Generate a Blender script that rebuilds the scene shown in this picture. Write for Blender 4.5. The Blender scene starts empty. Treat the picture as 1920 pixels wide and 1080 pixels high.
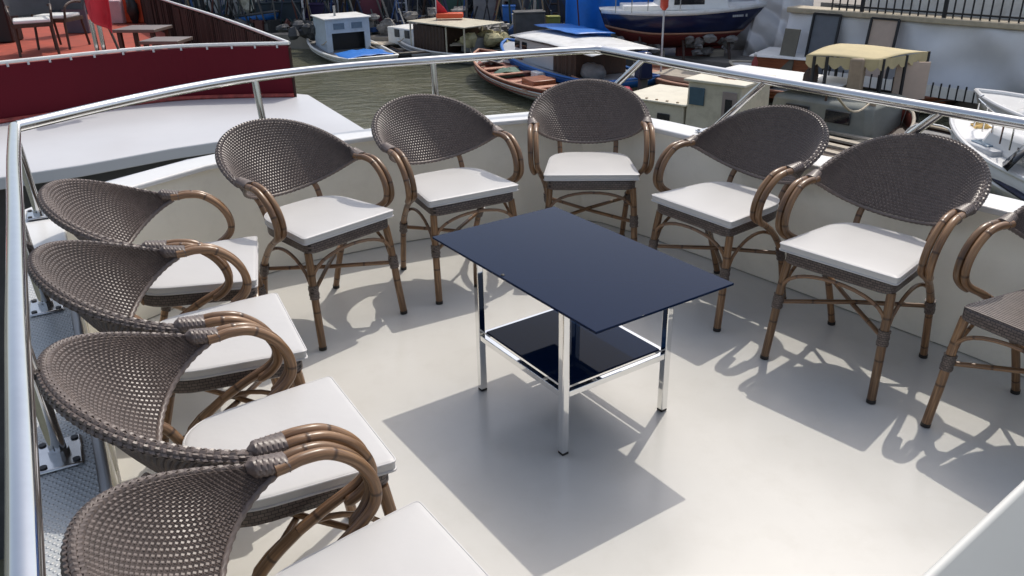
import bpy, math, random
import numpy as np
from mathutils import Vector, Matrix
C = bpy.context.scene.collection
SC = bpy.context.scene
rnd = random.Random(7)
PI = math.pi

# ------------------------------------------------------------------ camera, world, sun, exposure
CAM_F, CAM_PITCH, CAM_ROLL, CAM_H = 1546.55, 0.427395, -0.02091, 1.597
_fw = Vector((0, math.cos(CAM_PITCH), -math.sin(CAM_PITCH)))
_up = Vector((0, math.sin(CAM_PITCH), math.cos(CAM_PITCH)))
_rt = Vector((1, 0, 0))
_r2 = _rt * math.cos(CAM_ROLL) + _up * math.sin(CAM_ROLL)
_u2 = _up * math.cos(CAM_ROLL) - _rt * math.sin(CAM_ROLL)
cam = bpy.data.cameras.new('camera')
cam.sensor_width = 36.0
cam.lens = CAM_F / 1920 * 36.0
cam.clip_start = 0.05
cam.clip_end = 3000
camo = bpy.data.objects.new('camera', cam)
C.objects.link(camo)
camo.matrix_world = Matrix(((_r2.x, _u2.x, -_fw.x, 0), (_r2.y, _u2.y, -_fw.y, 0), (_r2.z, _u2.z, -_fw.z, CAM_H), (0, 0, 0, 1)))
SC.camera = camo

SUN_DIR = Vector((0.327, 0.617, 1.0)).normalized()          # from the deck towards the sun
SUN_EL = math.asin(SUN_DIR.z)
SUN_AZ = math.atan2(SUN_DIR.x, SUN_DIR.y)
world = bpy.data.worlds.new("World")
SC.world = world
world.use_nodes = True
wn = world.node_tree.nodes
bg = wn['Background']
sky = wn.new('ShaderNodeTexSky')
sky.sky_type = 'NISHITA'
sky.sun_disc = False
sky.sun_elevation = SUN_EL
sky.sun_rotation = SUN_AZ
sky.air_density = 1.0
sky.dust_density = 3.2
sky.ozone_density = 0.8
hs = wn.new('ShaderNodeHueSaturation')
hs.inputs['Saturation'].default_value = 0.72
world.node_tree.links.new(sky.outputs[0], hs.inputs['Color'])
world.node_tree.links.new(hs.outputs[0], bg.inputs[0])
bg.inputs[1].default_value = 0.15
sun = bpy.data.lights.new('sun', 'SUN')
sun.energy = 2.0
sun.angle = math.radians(0.5)
sun.color = (1.0, 0.94, 0.85)
suno = bpy.data.objects.new('sun', sun)
C.objects.link(suno)
suno.rotation_euler = SUN_DIR.to_track_quat('Z', 'Y').to_euler()
SC.view_settings.view_transform = 'Standard'
SC.view_settings.look = 'None'
SC.view_settings.exposure = 0.27
SC.view_settings.gamma = 1.0
SC.cycles.max_bounces = 10
SC.cycles.diffuse_bounces = 8
SC.cycles.caustics_reflective = False
SC.cycles.caustics_refractive = False

def at(px, py, z):
    """the place on the level z that the photograph shows at (px, py) of 1920 x 1080"""
    d = _r2 * ((px - 960) / CAM_F) - _u2 * ((py - 540) / CAM_F) + _fw
    t = (z - CAM_H) / d.z
    return Vector((d.x * t, d.y * t, z))

def ht(px, py, base):
    """height of the point above base (x, y) seen at row py"""
    d = _r2 * ((px - 960) / CAM_F) - _u2 * ((py - 540) / CAM_F) + _fw
    t = base[1] / d.y
    return CAM_H + d.z * t

# ------------------------------------------------------------------ materials
def _nodes(name):
    m = bpy.data.materials.new(name)
    m.use_nodes = True
    return m, m.node_tree.nodes, m.node_tree.links, m.node_tree.nodes['Principled BSDF']

def mat(name, col, rough=0.5, metal=0.0, var=0.12, scale=6.0, bump=0.0, bscale=40.0, coat=0.0, dirt=None, dscale=3.0, damt=0.5, spec=0.5, stretch=None):
    m, n, l, p = _nodes(name)
    p.inputs['Roughness'].default_value = rough
    p.inputs['Metallic'].default_value = metal
    p.inputs['Specular IOR Level'].default_value = spec
    if coat:
        p.inputs['Coat Weight'].default_value = coat
        p.inputs['Coat Roughness'].default_value = 0.08
    tc = n.new('ShaderNodeTexCoord')
    src = tc.outputs['Object']
    if stretch:
        mp = n.new('ShaderNodeMapping')
        mp.inputs['Scale'].default_value = stretch
        l.new(src, mp.inputs[0]); src = mp.outputs[0]
    nz = n.new('ShaderNodeTexNoise')
    nz.inputs['Scale'].default_value = scale
    nz.inputs['Detail'].default_value = 6
    nz.inputs['Roughness'].default_value = 0.65
    l.new(src, nz.inputs['Vector'])
    rp = n.new('ShaderNodeValToRGB')
    c = Vector(col)
    rp.color_ramp.elements[0].position = 0.3
    rp.color_ramp.elements[1].position = 0.7
    rp.color_ramp.elements[0].color = (*[max(0, x * (1 - var)) for x in c], 1)
    rp.color_ramp.elements[1].color = (*[min(1, x * (1 + var)) for x in c], 1)
    l.new(nz.outputs['Fac'], rp.inputs[0])
    out = rp.outputs[0]
    if dirt:
        n2 = n.new('ShaderNodeTexNoise')
        n2.inputs['Scale'].default_value = dscale
        n2.inputs['Detail'].default_value = 8
        n2.inputs['Roughness'].default_value = 0.7
        l.new(src, n2.inputs['Vector'])
        r2 = n.new('ShaderNodeValToRGB')
        r2.color_ramp.elements[0].position = 0.5
        r2.color_ramp.elements[1].position = 0.72
        r2.color_ramp.elements[1].color = (damt, damt, damt, 1)
        l.new(n2.outputs['Fac'], r2.inputs[0])
        mx = n.new('ShaderNodeMix'); mx.data_type = 'RGBA'
        l.new(r2.outputs[0], mx.inputs['Factor'])
        l.new(out, mx.inputs['A'])
        mx.inputs['B'].default_value = (*dirt, 1)
        out = mx.outputs['Result']
    l.new(out, p.inputs['Base Color'])
    # roughness breaks up a little everywhere
    mr = n.new('ShaderNodeMapRange')
    mr.inputs['To Min'].default_value = max(0.02, rough * 0.8)
    mr.inputs['To Max'].default_value = min(1, rough * 1.25)
    l.new(nz.outputs['Fac'], mr.inputs['Value'])
    l.new(mr.outputs[0], p.inputs['Roughness'])
    if bump:
        n3 = n.new('ShaderNodeTexNoise')
        n3.inputs['Scale'].default_value = bscale
        n3.inputs['Detail'].default_value = 4
        l.new(src, n3.inputs['Vector'])
        b = n.new('ShaderNodeBump')
        b.inputs['Strength'].default_value = bump
        b.inputs['Distance'].default_value = 0.02
        l.new(n3.outputs['Fac'], b.inputs['Height'])
        l.new(b.outputs[0], p.inputs['Normal'])
    return m

def tone(m, sock, lo, hi):
    """each object a slightly lighter or darker piece"""
    n, l = m.node_tree.nodes, m.node_tree.links
    p = n['Principled BSDF']
    oi = n.new('ShaderNodeObjectInfo'); mr = n.new('ShaderNodeMapRange')
    mr.inputs['To Min'].default_value = lo; mr.inputs['To Max'].default_value = hi
    l.new(oi.outputs['Random'], mr.inputs['Value'])
    vm = n.new('ShaderNodeVectorMath'); vm.operation = 'SCALE'
    l.new(sock, vm.inputs[0]); l.new(mr.outputs[0], vm.inputs['Scale'])
    l.new(vm.outputs[0], p.inputs['Base Color'])

def mat_sheet(name, col, ang, scale, dist):
    m, n, l, p = _nodes(name)
    tc = n.new('ShaderNodeTexCoord'); mp = n.new('ShaderNodeMapping')
    mp.inputs['Rotation'].default_value = (0.2, ang, 0.3)
    l.new(tc.outputs['Object'], mp.inputs[0])
    w = n.new('ShaderNodeTexWave'); w.inputs['Scale'].default_value = scale; w.inputs['Distortion'].default_value = 16.0
    w.inputs['Detail'].default_value = 3; w.inputs['Detail Scale'].default_value = 0.8
    l.new(mp.outputs[0], w.inputs['Vector'])
    b = n.new('ShaderNodeBump'); b.inputs['Strength'].default_value = 0.5; b.inputs['Distance'].default_value = dist
    l.new(w.outputs['Fac'], b.inputs['Height']); l.new(b.outputs[0], p.inputs['Normal'])
    nz = n.new('ShaderNodeTexNoise'); nz.inputs['Scale'].default_value = 0.6; nz.inputs['Detail'].default_value = 6
    l.new(tc.outputs['Object'], nz.inputs['Vector'])
    rp = n.new('ShaderNodeValToRGB')
    rp.color_ramp.elements[0].position = .3; rp.color_ramp.elements[1].position = .7
    rp.color_ramp.elements[0].color = (*[x * .82 for x in col], 1); rp.color_ramp.elements[1].color = (*[min(1, x * 1.1) for x in col], 1)
    l.new(nz.outputs['Fac'], rp.inputs[0]); l.new(rp.outputs[0], p.inputs['Base Color'])
    p.inputs['Roughness'].default_value = 0.5
    return m

def mat_bamboo(name):
    m, n, l, p = _nodes(name)
    uv = n.new('ShaderNodeUVMap')
    sp = n.new('ShaderNodeSeparateXYZ')
    l.new(uv.outputs[0], sp.inputs[0])
    mp = n.new('ShaderNodeMapping'); mp.inputs['Scale'].default_value = (14, 9, 1)
    l.new(uv.outputs[0], mp.inputs[0])
    nz = n.new('ShaderNodeTexNoise'); nz.inputs['Scale'].default_value = 1.0; nz.inputs['Detail'].default_value = 8
    l.new(mp.outputs[0], nz.inputs['Vector'])
    rp = n.new('ShaderNodeValToRGB')
    e = rp.color_ramp.elements
    e[0].position = 0.28; e[0].color = (0.085, 0.044, 0.022, 1)
    e[1].position = 0.72; e[1].color = (0.30, 0.175, 0.085, 1)
    e2 = e.new(0.5); e2.color = (0.18, 0.098, 0.048, 1)
    l.new(nz.outputs['Fac'], rp.inputs[0])
    # dark node rings every 0.155 m
    md = n.new('ShaderNodeMath'); md.operation = 'MODULO'; md.inputs[1].default_value = 0.155
    l.new(sp.outputs['Y'], md.inputs[0])
    sb = n.new('ShaderNodeMath'); sb.operation = 'SUBTRACT'; sb.inputs[1].default_value = 0.12
    l.new(md.outputs[0], sb.inputs[0])
    ab = n.new('ShaderNodeMath'); ab.operation = 'ABSOLUTE'
    l.new(sb.outputs[0], ab.inputs[0])
    mr = n.new('ShaderNodeMapRange')
    mr.inputs['From Min'].default_value = 0.0015; mr.inputs['From Max'].default_value = 0.006
    mr.inputs['To Min'].default_value = 0.75; mr.inputs['To Max'].default_value = 0.0
    l.new(ab.outputs[0], mr.inputs['Value'])
    mx = n.new('ShaderNodeMix'); mx.data_type = 'RGBA'
    l.new(mr.outputs[0], mx.inputs['Factor']); l.new(rp.outputs[0], mx.inputs['A'])
    mx.inputs['B'].default_value = (0.03, 0.014, 0.008, 1)
    tone(m, mx.outputs['Result'], 0.78, 1.2)
    p.inputs['Roughness'].default_value = 0.3
    b = n.new('ShaderNodeBump'); b.inputs['Strength'].default_value = 0.25; b.inputs['Distance'].default_value = 0.004
    l.new(mr.outputs[0], b.inputs['Height']); l.new(b.outputs[0], p.inputs['Normal'])
    return m

def mat_weave(name, col, s=70.0):
    """wrapped strands: fine bands as bump and colour, used on frame wraps"""
    m, n, l, p = _nodes(name)
    tc = n.new('ShaderNodeTexCoord')
    ck = n.new('ShaderNodeTexBrick')
    mp = n.new('ShaderNodeMapping'); mp.inputs['Scale'].default_value = (s, s, s); mp.inputs['Rotation'].default_value = (PI / 2, 0, 0)
    sx = n.new('ShaderNodeSeparateXYZ'); ad = n.new('ShaderNodeMath'); cx = n.new('ShaderNodeCombineXYZ')
    l.new(tc.outputs['Object'], sx.inputs[0]); l.new(sx.outputs['X'], ad.inputs[0]); l.new(sx.outputs['Y'], ad.inputs[1])
    l.new(ad.outputs[0], cx.inputs['X']); l.new(sx.outputs['Z'], cx.inputs['Y'])
    mp.inputs['Rotation'].default_value = (0, 0, 0)
    l.new(cx.outputs[0], mp.inputs[0]); l.new(mp.outputs[0], ck.inputs['Vector'])
    ck.inputs['Color1'].default_value = (*col, 1)
    ck.inputs['Color2'].default_value = (*[c * 0.65 for c in col], 1)
    ck.inputs['Mortar'].default_value = (*[c * 0.15 for c in col], 1)
    ck.inputs['Scale'].default_value = 1.0
    ck.inputs['Mortar Size'].default_value = 0.06
    ck.inputs['Brick Width'].default_value = 1.0
    ck.inputs['Row Height'].default_value = 0.55
    l.new(ck.outputs['Color'], p.inputs['Base Color'])
    b = n.new('ShaderNodeBump'); b.inputs['Strength'].default_value = 0.8; b.inputs['Distance'].default_value = 0.003; b.invert = True
    l.new(ck.outputs['Fac'], b.inputs['Height']); l.new(b.outputs[0], p.inputs['Normal'])
    p.inputs['Roughness'].default_value = 0.38
    return m

def mat_tread(name):
    m, n, l, p = _nodes(name)
    tc = n.new('ShaderNodeTexCoord')
    mp = n.new('ShaderNodeMapping'); mp.inputs['Scale'].default_value = (92, 92, 92); mp.inputs['Rotation'].default_value = (0, 0, 0.5)
    l.new(tc.outputs['Object'], mp.inputs[0])
    v = n.new('ShaderNodeTexVoronoi'); v.voronoi_dimensions = '2D'; v.inputs['Scale'].default_value = 1.0; v.inputs['Randomness'].default_value = 0.12
    l.new(mp.outputs[0], v.inputs['Vector'])
    mr = n.new('ShaderNodeMapRange'); mr.inputs['From Min'].default_value = 0.14; mr.inputs['From Max'].default_value = 0.34
    mr.inputs['To Min'].default_value = 1; mr.inputs['To Max'].default_value = 0
    l.new(v.outputs['Distance'], mr.inputs['Value'])
    b = n.new('ShaderNodeBump'); b.inputs['Strength'].default_value = 0.8; b.inputs['Distance'].default_value = 0.005
    l.new(mr.outputs[0], b.inputs['Height']); l.new(b.outputs[0], p.inputs['Normal'])
    nz = n.new('ShaderNodeTexNoise'); nz.inputs['Scale'].default_value = 4; nz.inputs['Detail'].default_value = 6
    l.new(tc.outputs['Object'], nz.inputs['Vector'])
    rp = n.new('ShaderNodeValToRGB')
    rp.color_ramp.elements[0].color = (0.40, 0.42, 0.43, 1); rp.color_ramp.elements[1].color = (0.52, 0.54, 0.54, 1)
    l.new(nz.outputs['Fac'], rp.inputs[0])
    mx = n.new('ShaderNodeMix'); mx.data_type = 'RGBA'
    l.new(mr.outputs[0], mx.inputs['Factor']); l.new(rp.outputs[0], mx.inputs['A']); mx.inputs['B'].default_value = (0.80, 0.81, 0.80, 1)
    l.new(mx.outputs['Result'], p.inputs['Base Color'])
    p.inputs['Roughness'].default_value = 0.3
    return m

def mat_water(name):
    m, n, l, p = _nodes(name)
    tc = n.new('ShaderNodeTexCoord')
    mp = n.new('ShaderNodeMapping'); mp.inputs['Scale'].default_value = (1.0, 1.7, 1)
    l.new(tc.outputs['Object'], mp.inputs[0])
    a = n.new('ShaderNodeTexNoise'); a.inputs['Scale'].default_value = 1.5; a.inputs['Detail'].default_value = 9; a.inputs['Distortion'].default_value = 0.6
    l.new(mp.outputs[0], a.inputs['Vector'])
    b = n.new('ShaderNodeBump'); b.inputs['Strength'].default_value = 0.55; b.inputs['Distance'].default_value = 0.22
    l.new(a.outputs['Fac'], b.inputs['Height']); l.new(b.outputs[0], p.inputs['Normal'])
    a2 = n.new('ShaderNodeTexNoise'); a2.inputs['Scale'].default_value = 0.35; a2.inputs['Detail'].default_value = 5
    l.new(tc.outputs['Object'], a2.inputs['Vector'])
    rp = n.new('ShaderNodeValToRGB')
    rp.color_ramp.elements[0].position = .35; rp.color_ramp.elements[1].position = .7
    rp.color_ramp.elements[0].color = (0.085, 0.088, 0.058, 1); rp.color_ramp.elements[1].color = (0.14, 0.138, 0.095, 1)
    l.new(a2.outputs['Fac'], rp.inputs[0]); l.new(rp.outputs[0], p.inputs['Base Color'])
    p.inputs['Roughness'].default_value = 0.12
    p.inputs['IOR'].default_value = 1.33
    return m

M = {}
M['deck'] = mat('deck_gelcoat', (0.585, 0.575, 0.54), 0.20, spec=.32, var=0.03, scale=2.0, bump=0.015, bscale=5, dirt=(0.47, 0.45, 0.40), dscale=7, damt=0.22)
M['cream'] = mat('cream_gelcoat', (0.87, 0.84, 0.74), 0.24, var=0.03, scale=3, bump=0.012, bscale=6, dirt=(0.45, 0.42, 0.34), dscale=5, damt=0.18)
M['white'] = mat('white_gelcoat', (0.70, 0.70, 0.69), 0.25, var=0.03, scale=4)
M['tread'] = mat_tread('antislip_deck_paint')
M['chrome'] = mat('polished_steel', (0.66, 0.66, 0.66), 0.10, 1.0, var=0.03, scale=20)
M['chrome_table'] = mat('mirror_chrome', (0.80, 0.80, 0.79), 0.035, 1.0, var=0.02, scale=12)
M['chrome_plate'] = mat('brushed_plate', (0.6, 0.6, 0.6), 0.22, 1.0, var=0.06, scale=30)
M['bolt'] = mat('dark_bolt', (0.05, 0.05, 0.055), 0.5, 0.6)
M['bamboo'] = mat_bamboo('bamboo_look_tube')
M['wicker'] = mat('brown_wicker_strand', (0.138, 0.109, 0.096), 0.38, var=0.22, scale=55)
M['weave'] = mat_weave('wicker_wrap', (0.15, 0.115, 0.10), 75)
M['seat_weave'] = mat_weave('wicker_seat_band', (0.14, 0.108, 0.095), 60)
M['cushion'] = mat('white_leatherette', (0.52, 0.512, 0.50), 0.45, var=0.02, scale=5, bump=0.16, bscale=7)
M['piping'] = mat('white_piping', (0.52, 0.51, 0.50), 0.45)
M['rubber'] = mat('black_rubber', (0.015, 0.014, 0.013), 0.55)
M['glass'] = mat('black_table_glass', (0.003, 0.011, 0.036), 0.035, var=0.0, coat=0.0)  # navy tint in the base colour stands in for the blue sky reflection
M['glass'].node_tree.nodes['Principled BSDF'].inputs['Specular IOR Level'].default_value = 0.07
M['glass_edge'] = mat('ground_glass_edge', (0.10, 0.11, 0.12), 0.25)
M['water'] = mat_water('harbour_water')
_w = M['wicker'].node_tree
tone(M['wicker'], _w.nodes['Principled BSDF'].inputs['Base Color'].links[0].from_socket, 0.86, 1.14)
def c(name, col, rough=0.5, **k):
    if name not in M: M[name] = mat(name, col, rough, **k)
    return M[name]

# ------------------------------------------------------------------ mesh builder
class MB:
    def __init__(s):
        s.v = []; s.f = []; s.uv = {}
    def add(s, vs, fs, uvs=None):
        o = len(s.v)
        s.v.extend([tuple(p) for p in vs])
        for k, f in enumerate(fs):
            if uvs: s.uv[len(s.f)] = uvs[k]
            s.f.append(tuple(i + o for i in f))
        return s
    def box(s, cx, cy, cz, sx, sy, sz, rz=0.0, taper=1.0):
        vs = []
        for dz in (-1, 1):
            t = taper if dz > 0 else 1.0
            for dx, dy in ((-1, -1), (1, -1), (1, 1), (-1, 1)):
                x, y = dx * sx / 2 * t, dy * sy / 2 * t
                vs.append((cx + x * math.cos(rz) - y * math.sin(rz), cy + x * math.sin(rz) + y * math.cos(rz), cz + dz * sz / 2))
        return s.add(vs, [(3, 2, 1, 0), (4, 5, 6, 7), (0, 1, 5, 4), (1, 2, 6, 5), (2, 3, 7, 6), (3, 0, 4, 7)])
    def bar(s, a, b, w, h=None):
        """rectangular bar from a to b"""
        a = Vector(a); b = Vector(b); h = h or w
        d = (b - a).normalized()
        up = Vector((0, 0, 1)) if abs(d.z) < 0.95 else Vector((0, 1, 0))
        x = d.cross(up).normalized(); y = x.cross(d).normalized()
        vs = [p + x * (i * w / 2) + y * (j * h / 2) for p in (a, b) for i, j in ((-1, -1), (1, -1), (1, 1), (-1, 1))]
        return s.add(vs, [(3, 2, 1, 0), (4, 5, 6, 7), (0, 1, 5, 4), (1, 2, 6, 5), (2, 3, 7, 6), (3, 0, 4, 7)])
    def tube(s, pts, r, n=10, cap=True, closed=False, v0=0.0):
        pts = [Vector(p) for p in pts]
        N = len(pts)
        rs = r if isinstance(r, (list, tuple)) else [r] * N
        vs = []; fs = []; uvs = []
        L = [v0]
        for i in range(1, N): L.append(L[-1] + (pts[i] - pts[i - 1]).length)
        prev = None
        for i in range(N):
            if closed: d = pts[(i + 1) % N] - pts[i - 1]
            else: d = pts[min(i + 1, N - 1)] - pts[max(i - 1, 0)]
            d.normalize()
            if prev is None:
                u = d.orthogonal().normalized()
            else:
                u = (prev - d * prev.dot(d))
                u = u.normalized() if u.length > 1e-6 else d.orthogonal().normalized()
            prev = u
            w = d.cross(u)
            for k in range(n):
                a = 2 * PI * k / n
                vs.append(pts[i] + (u * math.cos(a) + w * math.sin(a)) * rs[i])
        R = N if closed else N - 1
        for i in range(R):
            j = (i + 1) % N
            for k in range(n):
                k2 = (k + 1) % n
                fs.append((i * n + k, i * n + k2, j * n + k2, j * n + k))
                uvs.append(((k / n, L[i]), ((k + 1) / n, L[i]), ((k + 1) / n, L[j] if j else L[i]), (k / n, L[j] if j else L[i])))
        if cap and not closed:
            fs.append(tuple(range(n - 1, -1, -1))); uvs.append(tuple((0, L[0]) for _ in range(n)))
            fs.append(tuple((N - 1) * n + k for k in range(n))); uvs.append(tuple((0, L[-1]) for _ in range(n)))
        return s.add(vs, fs, uvs)
    def prism(s, poly, z0, z1):
        """vertical prism on a plan polygon (ccw)"""
        n = len(poly)
        vs = [(p[0], p[1], z0) for p in poly] + [(p[0], p[1], z1) for p in poly]
        fs = [tuple(range(n - 1, -1, -1)), tuple(range(n, 2 * n))]
        fs += [(i, (i + 1) % n, n + (i + 1) % n, n + i) for i in range(n)]
        return s.add(vs, fs)
    def loft(s, secs, cap=True, closed=True):
        n = len(secs[0]); vs = [p for q in secs for p in q]; fs = []
        for i in range(len(secs) - 1):
            for k in range(n if closed else n - 1):
                k2 = (k + 1) % n
                fs.append((i * n + k, i * n + k2, (i + 1) * n + k2, (i + 1) * n + k))
        if cap and closed:
            fs.append(tuple(range(n - 1, -1, -1))); fs.append(tuple((len(secs) - 1) * n + k for k in range(n)))
        return s.add(vs, fs)
    def lump(s, cx, cy, cz, rx, ry, rz, seed=0, n=10, m=7, rough=0.25):
        r = random.Random(seed); secs = []
        for i in range(m + 1):
            t = PI * i / m; ring = []
            for k in range(n):
                a = 2 * PI * k / n
                q = 1 + r.uniform(-rough, rough) * (0.3 if i in (0, m) else 1)
                ring.append((cx + rx * math.sin(t) * math.cos(a) * q, cy + ry * math.sin(t) * math.sin(a) * q, cz - rz * math.cos(t) * q))
            secs.append(ring)
        return s.loft(secs)
    def build(s, name, m, parent=None, smooth=False, bevel=0.0, seg=2, solid=0.0):
        me = bpy.data.meshes.new(name)
        me.from_pydata(s.v, [], s.f)
        if s.uv:
            lay = me.uv_layers.new(name='UVMap')
            for p in me.polygons:
                u = s.uv.get(p.index)
                if u:
                    for li, q in zip(p.loop_indices, u): lay.data[li].uv = q
        if isinstance(m, str): m = M[m]
        me.materials.append(m)
        if smooth:
            me.polygons.foreach_set('use_smooth', [True] * len(me.polygons))
        me.update()
        o = bpy.data.objects.new(name, me)
        C.objects.link(o)
        if parent: o.parent = parent
        if solid:
            md = o.modifiers.new('thick', 'SOLIDIFY'); md.thickness = solid; md.offset = 0
        if bevel:
            md = o.modifiers.new('bevel', 'BEVEL'); md.width = bevel; md.segments = seg; md.limit_method = 'ANGLE'; md.angle_limit = math.radians(35)
        if smooth or bevel:
            try: me.set_sharp_from_angle(angle=math.radians(40 if smooth else 30))
            except Exception: pass
        return o

def tag(o, label, cat, group=None):
    o['label'] = label; o['category'] = cat
    if group: o['group'] = group
    return o
def thing(name, label, cat, loc=(0, 0, 0), rz=0.0, group=None):
    o = bpy.data.objects.new(name, None); C.objects.link(o)
    o.empty_display_size = 0.1
    o.location = loc; o.rotation_euler = (0, 0, rz)
    return tag(o, label, cat, group)
def struct(o, kind='structure'):
    o['kind'] = kind
    return o
def kids(o): return [k for k in bpy.data.objects if k.parent == o]
def copy_tree(o, parent=None):
    q = o.copy(); C.objects.link(q); q.parent = parent
    for k in kids(o): copy_tree(k, q)
    return q

def spline(P, n=8):
    """Catmull-Rom through the points"""
    P = [Vector(p) for p in P]; out = []
    for i in range(len(P) - 1):
        p0 = P[i - 1] if i else P[0] * 2 - P[1]
        p1, p2 = P[i], P[i + 1]
        p3 = P[i + 2] if i + 2 < len(P) else P[-1] * 2 - P[-2]
        for k in range(n):
            t = k / n
            out.append(0.5 * ((2 * p1) + (p2 - p0) * t + (2 * p0 - 5 * p1 + 4 * p2 - p3) * t * t + (3 * p1 - p0 - 3 * p2 + p3) * t ** 3))
    out.append(P[-1])
    return out

# ------------------------------------------------------------------ own boat: deck, bulwark, railing
WL = -3.8           # water level
QZ = -3.2           # quay level
LEDGE = 0.60
RAILZ = 0.90
# plan of the bulwark's inner face, from the near left end round the bow to the near right end
inner = [(-0.02, -0.15), (-0.40, 0.555), (-0.835, 1.36), (-1.235, 2.09), (-1.62, 2.80), (-1.72, 2.99),
         (-1.655, 3.17), (-1.36, 3.585), (-1.02, 3.88), (-0.55, 4.13), (-0.09, 4.31), (0.20, 4.39), (0.40, 4.42), (0.51, 4.36),
         (0.73, 4.12), (1.00, 3.78), (1.335, 3.345), (1.75, 2.795), (2.30, 2.01), (3.05, 0.88)]
inner = [Vector((x, y, 0)) for x, y in inner]
def offset(poly, d):
    out = []
    for i, p in enumerate(poly):
        a = poly[max(i - 1, 0)]; b = poly[min(i + 1, len(poly) - 1)]
        t = (b - a).normalized()
        out.append(p + Vector((-t.y, t.x, 0)) * d)
    return out
outer = offset(inner, 0.155)
deck_poly = [(p.x, p.y) for p in offset(inner, 0.01)]
dk = MB().prism([(p[0], p[1]) for p in reversed(deck_poly + [(3.3, -1.2), (0.4, -1.6)])], -0.06, 0.0)
struct(dk.build('deck', 'deck'))
bul = thing('bulwark', 'cream moulded bulwark with white cap enclosing the seating deck', 'bulwark')
N = len(inner)
w = MB()
# inner wall: cove at the foot, thickness outward
prof = [(0.0, 0.003), (0.0, 0.06), (0.0, LEDGE - 0.025), (0.03, LEDGE - 0.025), (0.03, 0.003)]
secs = []
off = {}
for d in (0.0, 0.03): off[d] = offset(inner, d)
for i in range(N):
    secs.append([(off[a][i].x, off[a][i].y, z) for a, z in prof])
w.loft(secs)
w.build('inner_wall', 'cream', bul, bevel=0.004)
o_out = offset(inner, 0.125); o_out2 = offset(inner, 0.20)
w = MB()
secs = []
for i in range(N):
    secs.append([(o_out[i].x, o_out[i].y, LEDGE - 0.03), (o_out[i].x * 1.0, o_out[i].y, -0.10), (o_out2[i].x, o_out2[i].y, -0.14), (o_out2[i].x, o_out2[i].y, -0.30),
                 (o_out[i].x, o_out[i].y, -0.34), (off[0.03][i].x, off[0.03][i].y, -3.9), (off[0.03][i].x, off[0.03][i].y, LEDGE - 0.03)])
w.loft(secs)
w.build('outer_hull', 'white', bul)
# cap: white with a rounded nose, treaded top on the port side
capin = offset(inner, -0.018); capout = offset(inner, 0.145)
w = MB(); secs = []
for i in range(N):
    a, b = capin[i], capout[i]
    secs.append([(a.x, a.y, LEDGE - 0.024), (a.x, a.y, LEDGE - 0.006), (a.x * .96 + b.x * .04, a.y * .96 + b.y * .04, LEDGE), (b.x, b.y, LEDGE), (b.x, b.y, LEDGE - 0.024)])
w.loft(secs)
w.build('cap', 'white', bul, bevel=0.003)
ta, tb = offset(inner, 0.004), offset(inner, 0.132)
w = MB(); secs = []
pts_a = [ta[0], ta[1], ta[2], ta[3], ta[3].lerp(ta[4], 0.72)]; pts_b = [tb[0], tb[1], tb[2], tb[3], tb[3].lerp(tb[4], 0.72)]
for a, b in zip(pts_a, pts_b):
    secs.append([(a.x, a.y, LEDGE + 0.001), (a.x, a.y, LEDGE + 0.004), (b.x, b.y, LEDGE + 0.004), (b.x, b.y, LEDGE + 0.001)])
w.loft(secs)
w.build('antislip_strip', 'tread', bul)
# raised mouldings (fielded panels) on the inner wall, port side and bow
def wall_frame(p0, p1, z0, z1, wd=0.03, th=0.012):
    p0, p1 = Vector(p0), Vector(p1)
    t = (p1 - p0).normalized(); nrm = Vector((t.y, -t.x, 0))   # towards the deck
    b = MB()
    q = nrm * (th / 2 + 0.001)
    for (u, v) in ((p0, p1),):
        for z in (z0, z1):
            b.bar(u + q + Vector((0, 0, z)) + t * (wd / 2), v + q + Vector((0, 0, z)) - t * (wd / 2), th, wd)
    for u in (p0, p1):
        b.bar(u + q + Vector((0, 0, z0 - wd / 2)), u + q + Vector((0, 0, z1 + wd / 2)), wd, th) if False else None
    for u in (p0, p1):
        m_ = u + q
        b.box(m_.x, m_.y, (z0 + z1) / 2, wd, th, z1 - z0 + wd + 0.002, math.atan2(t.y, t.x))
    return b
for k in range(1, 4):
    a, b_ = inner[k], inner[k + 1]
    wall_frame(a.lerp(b_, 0.06), a.lerp(b_, 0.48), 0.07, 0.52).build('panel_moulding', 'cream', bul, bevel=0.004)
    wall_frame(a.lerp(b_, 0.54), a.lerp(b_, 0.96), 0.07, 0.52).build('panel_moulding', 'cream', bul, bevel=0.004)

rail = thing('handrail', 'polished steel handrail on short posts around the deck', 'handrail')
RL = [(0.02, -0.35), (-0.20, 0.04), (-0.575, 0.74), (-0.95, 1.42), (-1.32, 2.10), (-1.60, 2.61), (-1.845, 3.07)]
RF = [(-1.845, 3.085), (-1.63, 3.50), (-1.43, 3.80), (-1.21, 4.03), (-0.85, 4.26), (-0.39, 4.43), (0.12, 4.59), (0.43, 4.665)]
RR = [(0.43, 4.665), (0.505, 4.66), (0.56, 4.60), (0.82, 4.17), (1.11, 3.75), (1.43, 3.29), (1.77, 2.81), (2.32, 2.02), (3.05, 0.97)]
rr = 0.0215
z3 = lambda L: [(x, y, RAILZ) for x, y in L]
MB().tube(spline(z3(RL), 6), rr, 24).build('top_rail', 'chrome', rail, smooth=True)
MB().tube(spline(z3(RF) [:-1] + z3(RR), 6), rr, 24).build('top_rail', 'chrome', rail, smooth=True)
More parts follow.
